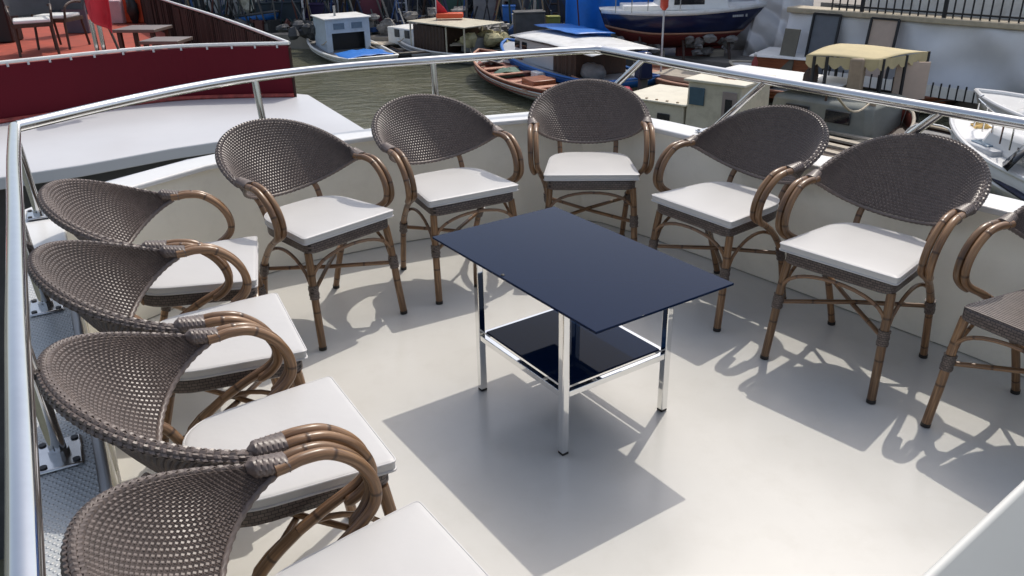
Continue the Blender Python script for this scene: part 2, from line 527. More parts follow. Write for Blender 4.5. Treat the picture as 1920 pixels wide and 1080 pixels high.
def post(top, foot, plate=True):
    top = Vector((*top, RAILZ - 0.01)); foot = Vector((*foot, LEDGE + 0.004))
    o = MB().tube([foot, foot.lerp(top, 0.5), top], 0.0165, 18).build('rail_post', 'chrome', rail, smooth=True)
    if plate:
        a = 0.5
        b = MB().box(foot.x, foot.y, foot.z + 0.004, 0.115, 0.085, 0.008, math.radians(118))
        b.build('base_plate', 'chrome_plate', o, bevel=0.004)
        for dx, dy in ((-1, -1), (1, -1), (1, 1), (-1, 1)):
            x, y = dx * 0.043, dy * 0.03; r = math.radians(118)
            MB().tube([(foot.x + x * math.cos(r) - y * math.sin(r), foot.y + x * math.sin(r) + y * math.cos(r), foot.z + h) for h in (0.008, 0.011)], 0.0075, 10).build('bolt', 'bolt', o)
        MB().tube([foot + Vector((0, 0, 0.008)), foot + Vector((0, 0, 0.02))], 0.02, 18).build('weld_collar', 'chrome_plate', o)
    return o
post((-0.943, 1.40), (-0.93, 1.40)); post((-1.335, 2.118), (-1.32, 2.118)); post((-1.765, 2.92), (-1.755, 2.927)); post((-0.55, 0.70), (-0.54, 0.70))
post((-1.215, 4.03), (-1.19, 4.00)); post((-0.39, 4.43), (-0.38, 4.40))
post((0.70, 4.365), (0.45, 4.52)); post((1.14, 3.70), (0.975, 3.955)); post((1.605, 3.04), (1.475, 3.31)); post((2.2, 2.15), (2.03, 2.40))
# sloping white side panel in the near right corner
A, B = at(1765, 1085, 0.84), at(2010, 848, 0.84)
dv = (B - A).normalized(); nv = Vector((dv.y, -dv.x, 0))     # nv towards the near side
prof = [(-0.02, 0.002), (-0.02, 0.80)] + [(-0.013 - 0.007 * math.cos(t), 0.833 + 0.007 * math.sin(t)) for t in np.linspace(0.1, 2.75, 9)] + [(0.20, 0.18), (0.20, 0.002)]
secs = [[tuple(Vector((q.x, q.y, 0)) + nv * a + Vector((0, 0, z))) for a, z in prof] for q in (A - dv * 0.5, A, B, B + dv * 0.25)]
tag(MB().loft(secs).build('side_panel', mat('matte_white_moulding', (0.58, 0.58, 0.55), 0.5, var=0.03, scale=3), None, smooth=True), 'pale matte sloping side panel cut by the lower right corner', 'panel')

# ------------------------------------------------------------------ the wicker armchair
def shell_pt(a, b):
    """a -1..1 along, b 0..1 bottom to top"""
    s_, c_ = math.sin(a * PI / 2), math.cos(a * PI / 2)
    c_ = max(c_, 1e-6)
    zt = 0.646 + 0.146 * c_ ** 0.9; zb = 0.640 - 0.128 * c_ ** 0.97
    yt = -0.032 - 0.360 * c_ ** 0.64; yb = -0.042 - 0.193 * c_ ** 0.77
    xt = 0.284 * s_; xb = 0.264 * s_
    q = b + 0.05 * math.sin(PI * b)
    yy = yb + (yt - yb) * b - 0.016 * c_ * math.sin(PI * b)
    return np.array([xb + (xt - xb) * q, yy, zb + (zt - zb) * b])

ROLL = 0.0135
def shell_grid(na, nb, nroll, a1=0.972):
    """points and frames over the shell; the last rows roll outwards over the edge"""
    t_ = np.linspace(-1, 1, na)
    A = np.sign(t_) * a1 * np.abs(t_) ** 1.06
    Bv = np.linspace(0.025, 1.0, nb)
    P = np.array([[shell_pt(a, b) for b in Bv] for a in A])
    dA = np.gradient(P, axis=0); dB = np.gradient(P, axis=1)
    Nn = np.cross(dA, dB); Nn /= np.linalg.norm(Nn, axis=2)[..., None]
    T = P[:, -1]; tb = dB[:, -1] / np.linalg.norm(dB[:, -1], axis=1)[:, None]; No = Nn[:, -1]
    rad = (ROLL * (0.72 + 0.28 * np.cos(A * PI / 2) ** 0.5))[:, None]
    rows = []
    for k in range(1, nroll + 1):
        f = math.radians(230) * k / nroll
        rows.append(T + No * rad - No * rad * math.cos(f) + tb * rad * math.sin(f))
    P = np.concatenate([P, np.stack(rows, 1)], 1)
    dA = np.gradient(P, axis=0); dB = np.gradient(P, axis=1)
    Nn = np.cross(dA, dB); Nn /= np.linalg.norm(Nn, axis=2)[..., None]
    return P, dA / np.linalg.norm(dA, axis=2)[..., None], dB / np.linalg.norm(dB, axis=2)[..., None], Nn

def woven_shell():
    nc, n0, nrl = 108, 25, 5                # uprights, courses, courses on the rolled edge
    nr = n0 + nrl
    P, TA, TB, NN = shell_grid(2 * nc + 1, 2 * n0 + 1, 2 * nrl)
    V = []; F = []
    amp = 0.0030
    def ribbon(idx, wvec, width, height, th):
        base = len(V)
        for k, (i, j) in enumerate(idx):
            h = height[k]; p = P[i, j] + NN[i, j] * h; wv = wvec[i, j]; n_ = NN[i, j]; wd = width[k]
            # flat strand with slightly rounded shoulders
            V.append(p - wv * wd); V.append(p - wv * wd * .62 + n_ * th); V.append(p + wv * wd * .62 + n_ * th)
            V.append(p + wv * wd); V.append(p + wv * wd * .62 - n_ * th); V.append(p - wv * wd * .62 - n_ * th)
        for k in range(len(idx) - 1):
            for m_ in range(6):
                m2 = (m_ + 1) % 6
                F.append((base + 6 * k + m_, base + 6 * k + m2, base + 6 * k + 6 + m2, base + 6 * k + 6 + m_))
    for i in range(nc):
        ii = 2 * i + 1
        idx = [(ii, j) for j in range(2 * nr + 1)]
        hs_ = []; ws = []
        for j in range(2 * nr + 1):
            ph = ((j - 1) / 2 + (i % 2)) % 2
            hs_.append(amp * math.cos(PI * ph))
            gap = np.linalg.norm(P[min(ii + 1, 2 * nc), j] - P[ii - 1, j])
            ws.append(min(0.0062, gap * 0.505))
        ribbon(idx, TA, ws, hs_, 0.0011)
    for j in range(nr):
        jj = 2 * j + 1
        idx = [(i, jj) for i in range(2 * nc + 1)]
        hs_ = []; ws = []
        for i in range(2 * nc + 1):
            ph = ((i - 1) / 2 + (j % 2)) % 2
            hs_.append(-amp * math.cos(PI * ph))
            gap = np.linalg.norm(P[i, min(jj + 1, 2 * nr)] - P[i, jj - 1])
            ws.append(min(0.0068, gap * 0.50))
        ribbon(idx, TB, ws, hs_, 0.0011)
    mb = MB(); mb.add(V, F)
    return mb

def rope(path, r, n=16, pitch=0.0105, amp=0.0019, fam=7):
    """a tube wrapped in plaited strands: the radius follows a basket pattern"""
    pts = []
    path = [Vector(p) for p in path]
    L = [0]
    for i in range(1, len(path)): L.append(L[-1] + (path[i] - path[i - 1]).length)
    total = L[-1]; ns = max(8, int(total / (pitch / 2)))
    out = []; j = 0
    for k in range(ns + 1):
        s_ = total * k / ns
        while j < len(L) - 2 and L[j + 1] < s_: j += 1
        t = (s_ - L[j]) / max(1e-9, L[j + 1] - L[j])
        out.append(path[j].lerp(path[j + 1], t))
    vs = []; fs = []; prev = None
    for i, p in enumerate(out):
        d = (out[min(i + 1, ns)] - out[max(i - 1, 0)]).normalized()
        u = d.orthogonal().normalized() if prev is None else (prev - d * prev.dot(d)).normalized()
        prev = u; w_ = d.cross(u)
        for k in range(n):
            a = 2 * PI * k / n
            q = 2 * math.sin(PI * i / 2 + PI / 4) * math.sin(PI * k / 2 + PI / 4)
            rr_ = r + amp * q
            vs.append(p + (u * math.cos(a) + w_ * math.sin(a)) * rr_)
    for i in range(ns):
        for k in range(n):
            k2 = (k + 1) % n
            fs.append((i * n + k, i * n + k2, (i + 1) * n + k2, (i + 1) * n + k))
    fs.append(tuple(range(n - 1, -1, -1))); fs.append(tuple(ns * n + k for k in range(n)))
    mb = MB(); mb.add(vs, fs)
    return mb

TR = 0.0128
IN = [(.2575, -.058, .650), (.2585, -.035, .650), (.261, .0, .652), (.262, .05, .642), (.261, .10, .604), (.259, .13, .555), (.256, .136, .505), (.250, .112, .470), (.241, .045, .432), (.230, -.02, .390)]
LG = [(.230, -.02, .390), (.217, -.08, .335), (.207, -.134, .265), (.199, -.175, .15), (.192, -.216, .012)]
OU = [(.2845, -.058, .648), (.286, -.035, .648), (.2885, .0, .650), (.2895, .05, .640), (.2885, .10, .602), (.2865, .13, .553), (.2835, .136, .503), (.2765, .114, .468), (.268, .078, .444)]

def seat_outline(hw_f, hw_b, yf, yb, r=0.045, rb=0.12, n=6):
    """plan of a seat, rounded corners, ccw"""
    cs = [((hw_f, yf), r), ((-hw_f, yf), r), ((-hw_b, yb), rb), ((hw_b, yb), rb)]
    out = []
    for i in range(4):
        (p, rad) = cs[i]; a = Vector(cs[i - 1][0]); b = Vector(cs[(i + 1) % 4][0]); p = Vector(p)
        d1 = (a - p).normalized(); d2 = (b - p).normalized()
        for k in range(n + 1):
            t = k / n
            q1 = p + d1 * rad * (1 - t); q2 = p + d2 * rad * t
            out.append(q1.lerp(q2, t))
    return out

def make_chair():
    t = thing('wicker_armchair', 'x', 'armchair')
    back = woven_shell().build('backrest', 'wicker', t, smooth=False)
    AA = np.linspace(-0.985, 0.985, 81)
    gP, gA, gB, gN = shell_grid(81, 9, 4)
    top = [gP[i, 8] + gN[i, 8] * 0.0135 for i in range(81)]
    bot = [shell_pt(a, 0.0) for a in AA]
    MB().tube([Vector(p) + Vector((0, 0, 0)) for p in top], 0.0095, 10).build('rim_core', 'weave', back, smooth=True)
    rope(bot, 0.0070, 12, amp=0.0008).build('rim', 'wicker', back, smooth=True)
    for s_ in (-1, 1):
        f = lambda L: [(s_ * x, y, z) for x, y, z in L]
        # wrapped end that takes both arm tubes
        wrap = []
        q = MB()
        secs = []
        for k in range(29):
            tt = k / 28
            y = -0.104 + 0.074 * tt
            cx = s_ * (0.2835 - 0.0105 * tt); cz = 0.657 - 0.007 * tt
            g_ = min(1, 0.45 + 0.55 * (k / 5))
            hw, hh = (0.0195 + 0.0085 * tt) * g_, (0.0215 - 0.005 * tt) * g_
            ring = []
            for m_, a in enumerate(np.linspace(0, 2 * PI, 25)[:-1]):
                q_ = 1 + 0.085 * math.sin(PI * (k + m_) / 2) * (1 if ((k - m_) // 2) % 2 else .4)
                ring.append((cx + hw * math.cos(a) * q_, y, cz + hh * math.sin(a) * q_))
            secs.append(ring)
        q.loft(secs); q.build('end_wrap', 'wicker', back, smooth=True)
        arm = MB().tube(spline(f(IN), 5), TR, 14).build('armrest', 'bamboo', t, smooth=True)
        sp_ = spline(f(OU), 5); rs = [TR] * len(sp_); rs[-1] = 0.006
        MB().tube(sp_, rs, 14, v0=0.05).build('outer_tube', 'bamboo', arm, smooth=True)
        # rear leg grows out of the inner arm tube
        lg = MB().tube(spline(f(LG), 5), [TR + 0.0012 * min(1, k / 8) for k in range(21)], 14, v0=0.5).build('leg', 'bamboo', t, smooth=True)
        MB().tube([(s_ * .192, -.2165, 0.0), (s_ * .1922, -.2155, .014)], 0.0158, 14).build('foot_cap', 'rubber', lg)
        rope([(s_ * .2085, -.127, .276), (s_ * .204, -.151, .222)], 0.0185, 14, amp=0.001).build('joint_wrap', 'weave', lg, smooth=True)
        # front leg
        FL = [(s_ * .196, .188, .402), (s_ * .203, .203, .30), (s_ * .2095, .219, .15), (s_ * .216, .237, .012)]
        lf = MB().tube(spline(FL, 5), 0.0155, 14, v0=0.03).build('leg', 'bamboo', t, smooth=True)
        MB().tube([(s_ * .2165, .2375, 0.0), (s_ * .216, .2365, .014)], 0.0163, 14).build('foot_cap', 'rubber', lf)
        rope([(s_ * .2045, .205, .270), (s_ * .2065, .2115, .215)], 0.020, 14, amp=0.001).build('joint_wrap', 'weave', lf, smooth=True)
        # back post between seat and shell
        MB().tube(spline([(s_ * .135, -.155, .405), (s_ * .14, -.178, .46), (s_ * .143, -.206, .51), (s_ * .145, -.250, .545), (s_ * .146, -.285, .585)], 4), 0.0125, 12, v0=0.02).build('back_post', 'bamboo', t, smooth=True)
        # side brace arch
        ar = [(s_ * (.205 + .002 * math.sin(PI * k / 12)), .200 - .345 * k / 12, .245 + .135 * math.sin(PI * k / 12) ** 0.55) for k in range(13)]
        MB().tube(ar, 0.0072, 8).build('brace', 'bamboo', t, smooth=True)
        # crossing stretcher
        MB().tube([(s_ * .203, .203, .238), (0, .03, .2435 + s_ * 0.006), (-s_ * .205, -.142, .248)], 0.0088, 10).build('stretcher', 'bamboo', t, smooth=True)
    ar = [(.2045 * math.cos(PI * (1 - k / 16)), .2075, .245 + .14 * math.sin(PI * k / 16) ** 0.6) for k in range(17)]
    MB().tube(ar, 0.0072, 8).build('brace', 'bamboo', t, smooth=True)
    # woven seat with a deep band
    so = seat_outline(.210, .178, .214, -.185)
    b = MB()
    b.loft([[(x * s, y * s, z) for x, y in so] for s, z in ((0.965, .398), (1.0, .404), (1.0, .438), (0.985, .443), (0.93, .444))])
    seat = b.build('seat', 'seat_weave', t, smooth=True)
    b = MB()
    for k in range(34):             # strands across the seat top
        y = -.165 + .37 * k / 33
        hw = .168 + (.196 - .168) * (y + .185) / .4
        if y < -.1: hw -= (-.1 - y) * 0.9
        b.bar((-hw, y, .4452), (hw, y, .4452), .0082, .003)
    b.build('strand', 'wicker', seat)
    return t

def make_cushion():
    t = thing('seat_cushion', 'x', 'cushion')
    secs = []
    for s, z in ((0.95, .4470), (0.985, .4472), (0.996, .4490), (1.0, .4525), (1.0, .4710), (0.996, .4745), (0.985, .4762), (0.94, .4772), (0.75, .4780), (0.4, .4785), (0.1, .4785)):
        secs.append([(x * s, y * s + .012 * (1 - s), z) for x, y in seat_outline(.222, .186, .220, -.185, .014, .13, 8)])
    MB().loft(secs).build('cover', 'cushion', t, smooth=True)
    for z in (.4500, .4730):
        MB().tube([(x * 1.001, y * 1.001, z) for x, y in seat_outline(.222, .186, .220, -.185, .014, .13, 8)], 0.0032, 8, closed=True).build('piping', 'piping', t, smooth=True)
    return t

CH = [  # x, y, facing, chair label, cushion label (None where the seat is bare)
    ((-0.799, 3.263, -0.741), 'brown wicker armchair standing alone in the left bow corner, facing the table',
     'white cushion on the armchair standing alone in the left bow corner'),
    ((-0.26, 3.667, -1.046), 'brown wicker armchair against the bow wall just behind the left corner of the table',
     'white cushion on the armchair behind the left corner of the table'),
    ((0.393, 3.93, -1.617), 'farthest brown wicker armchair, squarely facing the camera directly behind the table',
     'white cushion on the farthest armchair, facing the camera squarely'),
    ((0.918, 3.349, -2.534), 'brown wicker armchair beside the right end of the table, under the cream cabin boat',
     'white cushion on the armchair nearest the right tip of the table'),
    ((1.296, 2.787, -2.434), 'large complete brown wicker armchair on the right with all four legs in view',
     'white cushion on the complete armchair at the right'),
    ((1.69, 2.24, -2.647), 'brown wicker armchair without a cushion, cut by the right edge', None),
    ((-1.141, 2.727, 0.279), 'farthest wicker armchair of the row along the left rail, near the rail corner',
     'white cushion on the farthest chair of the row by the left rail'),
    ((-0.88, 2.17, 0.424), 'second farthest wicker armchair of the row along the left rail',
     'white cushion on the second farthest chair of the left rail row'),
    ((-0.572, 1.616, 0.540), 'wicker armchair of the left row with its whole curved back beside the nearest base plate',
     'largest fully seen white cushion, in front of the nearest chair back'),
    ((-0.263, 1.088, 0.581), 'nearest wicker armchair at the bottom edge, its back cropped below',
     'white cushion cropped by the bottom edge of the picture'),
]
chair0 = make_chair(); cush0 = make_cushion()
for i, ((x, y, th), lab, clab) in enumerate(CH):
    o = chair0 if i == 0 else copy_tree(chair0)
    o.location = (x, y, 0.001); o.rotation_euler = (0, 0, th - PI / 2)
    o['label'] = lab; o['group'] = 'wicker armchairs around the deck'
    if clab:
        q = cush0 if i == 0 else copy_tree(cush0)
        q.location = (x, y, 0.001); q.rotation_euler = (rnd.uniform(-.004, .004), 0, th - PI / 2 + rnd.uniform(-.02, .02))
        q['label'] = clab; q['group'] = 'white seat cushions'

# ------------------------------------------------------------------ the table
TH = 0.549; TPH = -0.9804
tb_ = thing('coffee_table', 'low table with black glass top and chrome square legs in the middle of the deck', 'table', (0.2, 2.528, 0.001), TPH)
b = MB().box(0, 0, TH - 0.004, 0.913, 0.547, 0.008)
top = b.build('glass_top', 'glass', tb_, bevel=0.0015)
la, lb = 0.4853, 0.434
for sx in (-1, 1):
    for sy in (-1, 1):
        lg = MB().box(sx * la / 2, sy * lb / 2, (TH - 0.009 + 0.008) / 2, 0.026, 0.026, TH - 0.017).build('leg', 'chrome_table', tb_, bevel=0.003)
        MB().box(sx * la / 2, sy * lb / 2, 0.0045, 0.025, 0.025, 0.009).build('foot_cap', 'rubber', lg, bevel=0.002)
for sx in (-1, 1):
    MB().box(sx * la / 2, 0, 0.222, 0.02, lb - 0.027, 0.022).build('shelf_rail', 'chrome_table', tb_, bevel=0.002)
    MB().box(0, sx * lb / 2, 0.222, la - 0.027, 0.02, 0.022).build('shelf_rail', 'chrome_table', tb_, bevel=0.002)
    MB().box(0, sx * lb / 2, TH - 0.02, la - 0.027, 0.018, 0.02).build('top_rail', 'chrome_table', tb_, bevel=0.002)
    MB().box(sx * la / 2, 0, TH - 0.02, 0.018, lb - 0.027, 0.02).build('top_rail', 'chrome_table', tb_, bevel=0.002)
MB().box(0, 0, 0.2375, la - 0.03, lb - 0.03, 0.008).build('glass_shelf', 'glass', tb_, bevel=0.0015)
MB().lump(-0.02, -0.262, TH + 0.001, 0.007, 0.006, 0.0025, 3).build('bumper_dot', 'rubber', tb_, smooth=True)
# ------------------------------------------------------------------ BACKGROUND
#@@BG
c('burgundy', (0.11, 0.006, 0.014), 0.6, spec=.15, var=0.08, scale=1.2, bump=0.03, bscale=3)
c('red_carpet', (0.32, 0.055, 0.03), 0.9, var=0.25, scale=5)
c('grey_white', (0.54, 0.545, 0.56), 0.35, var=0.04, scale=1.0, dirt=(0.5, 0.5, 0.5), dscale=0.8, damt=0.3)
c('dull_grey', (0.33, 0.33, 0.32), 0.6)  # plain grey of the pipe, fender, ladder and poles
c('dark_wood', (0.055, 0.03, 0.02), 0.5, var=0.4, scale=4, stretch=(8, 8, 1))
c('slat_brown', (0.05, 0.029, 0.024), 0.7, spec=.15, var=0.75, scale=3, stretch=(22, 22, 0.5))
c('table_brown', (0.16, 0.12, 0.10), 0.4, var=0.15)
c('flag_red', (0.55, 0.02, 0.035), 0.7, var=0.12, scale=4)
c('orange', (0.65, 0.09, 0.03), 0.5)
c('black', (0.012, 0.012, 0.013), 0.4)
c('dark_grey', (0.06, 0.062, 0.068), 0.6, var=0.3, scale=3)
c('mid_grey', (0.22, 0.22, 0.22), 0.7, var=0.25, scale=3)
c('concrete', (0.27, 0.245, 0.215), 0.85, var=0.2, scale=0.8, bump=0.2, bscale=9, dirt=(0.14, 0.12, 0.10), dscale=0.5, damt=0.7)
c('white_paint', (0.78, 0.78, 0.76), 0.4, var=0.06, scale=2, dirt=(0.45, 0.42, 0.36), dscale=2.5, damt=0.5)
c('cream_paint', (0.55, 0.51, 0.40), 0.5, var=0.08, scale=2, dirt=(0.30, 0.26, 0.19), dscale=2.5, damt=0.6)
c('pale_blue_paint', (0.52, 0.60, 0.68), 0.45, var=0.07, scale=2, dirt=(0.35, 0.38, 0.4), dscale=3, damt=0.5)
c('blue_paint', (0.02, 0.14, 0.46), 0.5, var=0.15, scale=2)
c('blue_tarp', (0.010, 0.20, 0.75), 0.5, var=0.25, scale=0.7, bump=0.5, bscale=1.2)
c('navy_hull', (0.010, 0.016, 0.055), 0.18, var=0.2, scale=1.5)
c('antifoul', (0.14, 0.022, 0.018), 0.7, var=0.25, scale=1.5)
c('varnish', (0.26, 0.085, 0.035), 0.35, var=0.35, scale=2.5, stretch=(1, 6, 6))
c('pink_wood', (0.46, 0.24, 0.16), 0.6, var=0.2, scale=3, stretch=(1, 6, 6))
c('red_wood', (0.20, 0.045, 0.028), 0.55, var=0.35, scale=3)
c('window', (0.012, 0.014, 0.018), 0.08)
c('blue_window', (0.05, 0.10, 0.14), 0.08)
c('beige_canvas', (0.50, 0.42, 0.24), 0.85, var=0.12, scale=2, bump=0.15, bscale=4)
M['sheet'] = mat_sheet('sheet', (.78, .78, .79), .7, .30, .5)
M['sheet_pale'] = mat_sheet('sheet_pale', (.76, .77, .80), .5, .14, .22)
c('stone_cap', (0.44, 0.38, 0.28), 0.8, var=0.15)
c('iron', (0.012, 0.013, 0.016), 0.5)
c('panel_brown', (0.52, 0.41, 0.34), 0.7, var=0.06)
c('screen_grey', (0.13, 0.145, 0.17), 0.6, var=0.12, scale=3)
c('tan_post', (0.34, 0.26, 0.18), 0.7, var=0.15)
c('rope', (0.42, 0.36, 0.27), 0.9)
c('canvas_grey', (0.20, 0.21, 0.19), 0.8, var=0.2, scale=1.5, bump=0.4, bscale=2)
c('hull_grey', (0.42, 0.44, 0.47), 0.4, var=0.08, scale=1.5, dirt=(0.2, 0.2, 0.2), dscale=2, damt=0.5)
c('shed', (0.050, 0.054, 0.064), 0.7, var=0.45, scale=0.9, stretch=(1, 1, 0.35), bump=0.3, bscale=3)
c('shed_grey', (0.17, 0.17, 0.165), 0.85, var=0.2, scale=0.7, dirt=(0.06, 0.06, 0.06), dscale=0.8, damt=0.6)
c('timber_pale', (0.42, 0.37, 0.30), 0.8, var=0.25, scale=2, stretch=(1, 8, 8))
c('green_dull', (0.10, 0.17, 0.13), 0.7)
c('yellow_dull', (0.30, 0.30, 0.06), 0.7)
c('pink_dull', (0.11, 0.028, 0.045), 0.8)

# ---- water, far ground, quay
b = MB(); b.add([(-400, -60, WL), (400, -60, WL), (400, 600, WL), (-400, 600, WL)], [(0, 1, 2, 3)])
struct(b.build('water', 'water'))
qe = [(-60, 47), (-14, 39.5), (-9, 38.2), (-3.5, 36.2), (0.8, 34.6), (4.5, 31.6), (7.0, 29.0), (9.6, 26.6), (11.6, 24.6), (13.2, 22.6), (14.6, 20.0), (20, 9.0), (60, -40)]
b = MB().prism(qe + [(400, -40), (400, 500), (-60, 500)], WL - 1.0, QZ)
struct(b.build('quay', 'concrete'))

# ---- sister boat on the left
SBZ = -0.10
sb = thing('tour_boat', 'neighbouring tour boat with burgundy side screen, white side roof and red carpeted deck', 'tour boat', (0, 0, 0))
near = [at(-420, 372, SBZ), at(-150, 352, SBZ), at(0, 331, SBZ), at(63, 321, SBZ), at(150, 308, SBZ), at(233, 293, SBZ), at(320, 277, SBZ), at(403, 265, SBZ), at(500, 256, SBZ), at(600, 252, SBZ), at(692, 247, SBZ)]
far = [at(-420, 300, SBZ), at(-150, 255, SBZ), at(0, 226, SBZ), at(63, 216, SBZ), at(150, 205, SBZ), at(233, 195, SBZ), at(320, 187, SBZ), at(403, 183, SBZ), at(470, 181, SBZ), at(535, 180, SBZ), at(572, 183, SBZ)]
secs = []
for p, q in zip(near, far):
    secs.append([(p.x, p.y, SBZ - .10), (p.x, p.y, SBZ - .01), (p.x + (q.x - p.x) * .01, p.y + (q.y - p.y) * .01, SBZ), (q.x, q.y + .15, SBZ), (q.x, q.y + .15, SBZ - .10)])
MB().loft(secs).build('side_roof', 'grey_white', sb, bevel=0.006)
# lower cabin below the side roof
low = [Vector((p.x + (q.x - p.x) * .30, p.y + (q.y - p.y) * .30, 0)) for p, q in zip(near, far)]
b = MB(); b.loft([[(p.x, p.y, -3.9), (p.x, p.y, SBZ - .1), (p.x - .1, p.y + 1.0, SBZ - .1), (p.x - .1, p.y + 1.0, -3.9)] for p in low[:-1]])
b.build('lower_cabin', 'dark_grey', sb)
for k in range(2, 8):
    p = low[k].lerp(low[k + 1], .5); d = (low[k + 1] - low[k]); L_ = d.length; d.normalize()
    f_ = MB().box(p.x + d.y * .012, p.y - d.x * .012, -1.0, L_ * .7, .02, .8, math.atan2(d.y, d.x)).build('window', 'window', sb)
# upper side screen (burgundy canvas laced to a rail)
cp = [at(-420, 300, SBZ), at(-150, 254, SBZ), at(0, 231, SBZ), at(100, 217, SBZ), at(200, 203, SBZ), at(333, 188, SBZ), at(450, 183, SBZ), at(553, 181, SBZ)]
cp = spline(cp, 5)
CT = 0.43
b = MB(); b.loft([[(p.x, p.y, SBZ + .03), (p.x, p.y, CT - .02), (p.x - .02, p.y + .03, CT - .02), (p.x - .02, p.y + .03, SBZ + .03)] for p in cp])
b.build('side_screen', 'burgundy', sb)
MB().tube([(p.x, p.y + .01, CT + .005) for p in cp], 0.017, 10).build('rail', 'white_paint', sb, smooth=True)
for k, p in enumerate(cp[::2]):
    MB().box(p.x, p.y - .012, CT - .022, .016, .012, .03).build('lacing', 'grey_white', sb)
MB().tube([(p.x, p.y - .03, SBZ + .02) for p in cp], 0.022, 8).build('scuffed_edge', c('red_trim', (0.30, 0.05, 0.04), 0.6, var=0.6, scale=12), sb)
# deck
ap = Vector((cp[-1].x, cp[-1].y + .02, 0))
fr0, fr1 = at(320, 5, CT), at(545, 82, CT)
fdir = (fr0 - fr1)
far_pts = [ap, ap.lerp(Vector((fr0.x, fr0.y, 0)), .33), ap.lerp(Vector((fr0.x, fr0.y, 0)), .66), Vector((fr0.x, fr0.y, 0)), Vector((fr0.x, fr0.y, 0)) + (Vector((fr0.x, fr0.y, 0)) - ap) * .7]
far_pts[1] += Vector((.03, .03, 0)); far_pts[2] += Vector((.03, .03, 0))
fs_ = spline(far_pts, 6)
poly = [(p.x, p.y) for p in cp] + [(p.x, p.y) for p in fs_[1:]]
MB().prism(poly, SBZ - .12, SBZ - .02).build('floor', 'grey_white', sb)
cpt = [(cp[k].x + .02, cp[k].y + .08) for k in range(0, len(cp) - 7)]
car = cpt + [(at(370, 84, SBZ).x, at(370, 84, SBZ).y), (at(300, 55, SBZ).x, at(300, 55, SBZ).y), (at(255, 22, SBZ).x, at(255, 22, SBZ).y), (-9.5, 17.0), (-14, 13)]
MB().prism(car, SBZ - .019, SBZ - .004).build('carpet', 'red_carpet', sb)
b = MB(); b.loft([[(p.x, p.y + .02, SBZ), (p.x, p.y + .02, CT - .01), (p.x - .02, p.y + .05, CT - .01), (p.x - .02, p.y + .05, SBZ)] for p in fs_])
acc = 0.0
for i in range(len(fs_) - 1):
    u, v = fs_[i], fs_[i + 1]; Ls = (v - u).length; dr_ = (v - u).normalized()
    while acc < Ls:
        p = u + dr_ * acc
        h_ = CT - .02 - SBZ - rnd.uniform(0, .02)
        b.box(p.x + .0, p.y - .012, SBZ + h_ / 2, .075, .02, h_, math.atan2(dr_.y, dr_.x) + rnd.uniform(-.25, .25))
        acc += .105
    acc -= Ls
b.build('slatted_screen', 'slat_brown', sb)
MB().tube([(p.x, p.y + .01, CT + .005) for p in fs_], 0.018, 10).build('rail', 'white_paint', sb, smooth=True)
# steel stanchion pair on the side screen
pp = at(178, 97, .40)
for dx in (0, .07):
    MB().tube([(pp.x + dx, pp.y + .05, SBZ), (pp.x + dx - .02, pp.y + .10, .70)], .022, 10).build('stanchion', 'chrome', sb, smooth=True)
# furniture on it
def small_table(px, py, w, d, rz, z, label):
    p = at(px, py, z)
    t = thing('low_table', label, 'table', (p.x, p.y, SBZ), rz, 'low brown tables on the red carpet')
    MB().box(0, 0, z - SBZ, w, d, .04).build('tabletop', 'table_brown', t, bevel=.005)
    for sx in (-1, 1):
        for sy in (-1, 1): MB().box(sx * (w / 2 - .06), sy * (d / 2 - .06), (z - SBZ - .02) / 2, .05, .05, z - SBZ - .022).build('leg', 'dark_wood', t)
small_table(268, 54, .58, .50, -.12, .28, 'low brown table on the red carpet, just behind the hanging red flag')
small_table(312, 76, .50, .42, -.12, .22, 'second low brown table, half hidden by the burgundy screen rail')
def cafe_chair(px, py, rz, label):
    p = at(px, py, .32)
    t = thing('cafe_chair', label, 'chair', (p.x, p.y, SBZ), rz, 'shaded chairs on the neighbouring boat')
    MB().box(0, 0, .40, .5, .48, .05).build('seat', 'dark_wood', t)
    MB().box(0, -.01, .45, .46, .44, .05).build('seat_pad', 'white_paint', t, bevel=.015)
    for sx in (-1, 1):
        MB().tube([(sx * .23, -.22, .38), (sx * .24, -.25, .0)], .018, 8).build('leg', 'dark_wood', t)
        MB().tube([(sx * .22, .22, .38), (sx * .23, .28, .0)], .018, 8).build('leg', 'dark_wood', t)
        MB().tube(spline([(sx * .25, .24, .62), (sx * .27, 0, .64), (sx * .26, -.18, .58), (sx * .24, -.2, .40)], 4), .017, 8).build('armrest', 'dark_wood', t)
    A_ = np.linspace(-1, 1, 13)
    MB().loft([[(.27 * math.sin(a * 1.3), .22 + .1 * math.cos(a * 1.3), .50), (.30 * math.sin(a * 1.3), .28 + .12 * math.cos(a * 1.3), .88 - .15 * abs(a)), (.31 * math.sin(a * 1.3), .30 + .12 * math.cos(a * 1.3), .88 - .15 * abs(a)), (.28 * math.sin(a * 1.3), .24 + .1 * math.cos(a * 1.3), .50)] for a in A_]).build('backrest', 'dark_grey', t, smooth=True)
cafe_chair(60, 42, .5, 'dark chair with white pad at the far left of the neighbouring deck')
cafe_chair(108, 33, -.1, 'dark chair with white pad second from the left on the neighbouring deck')
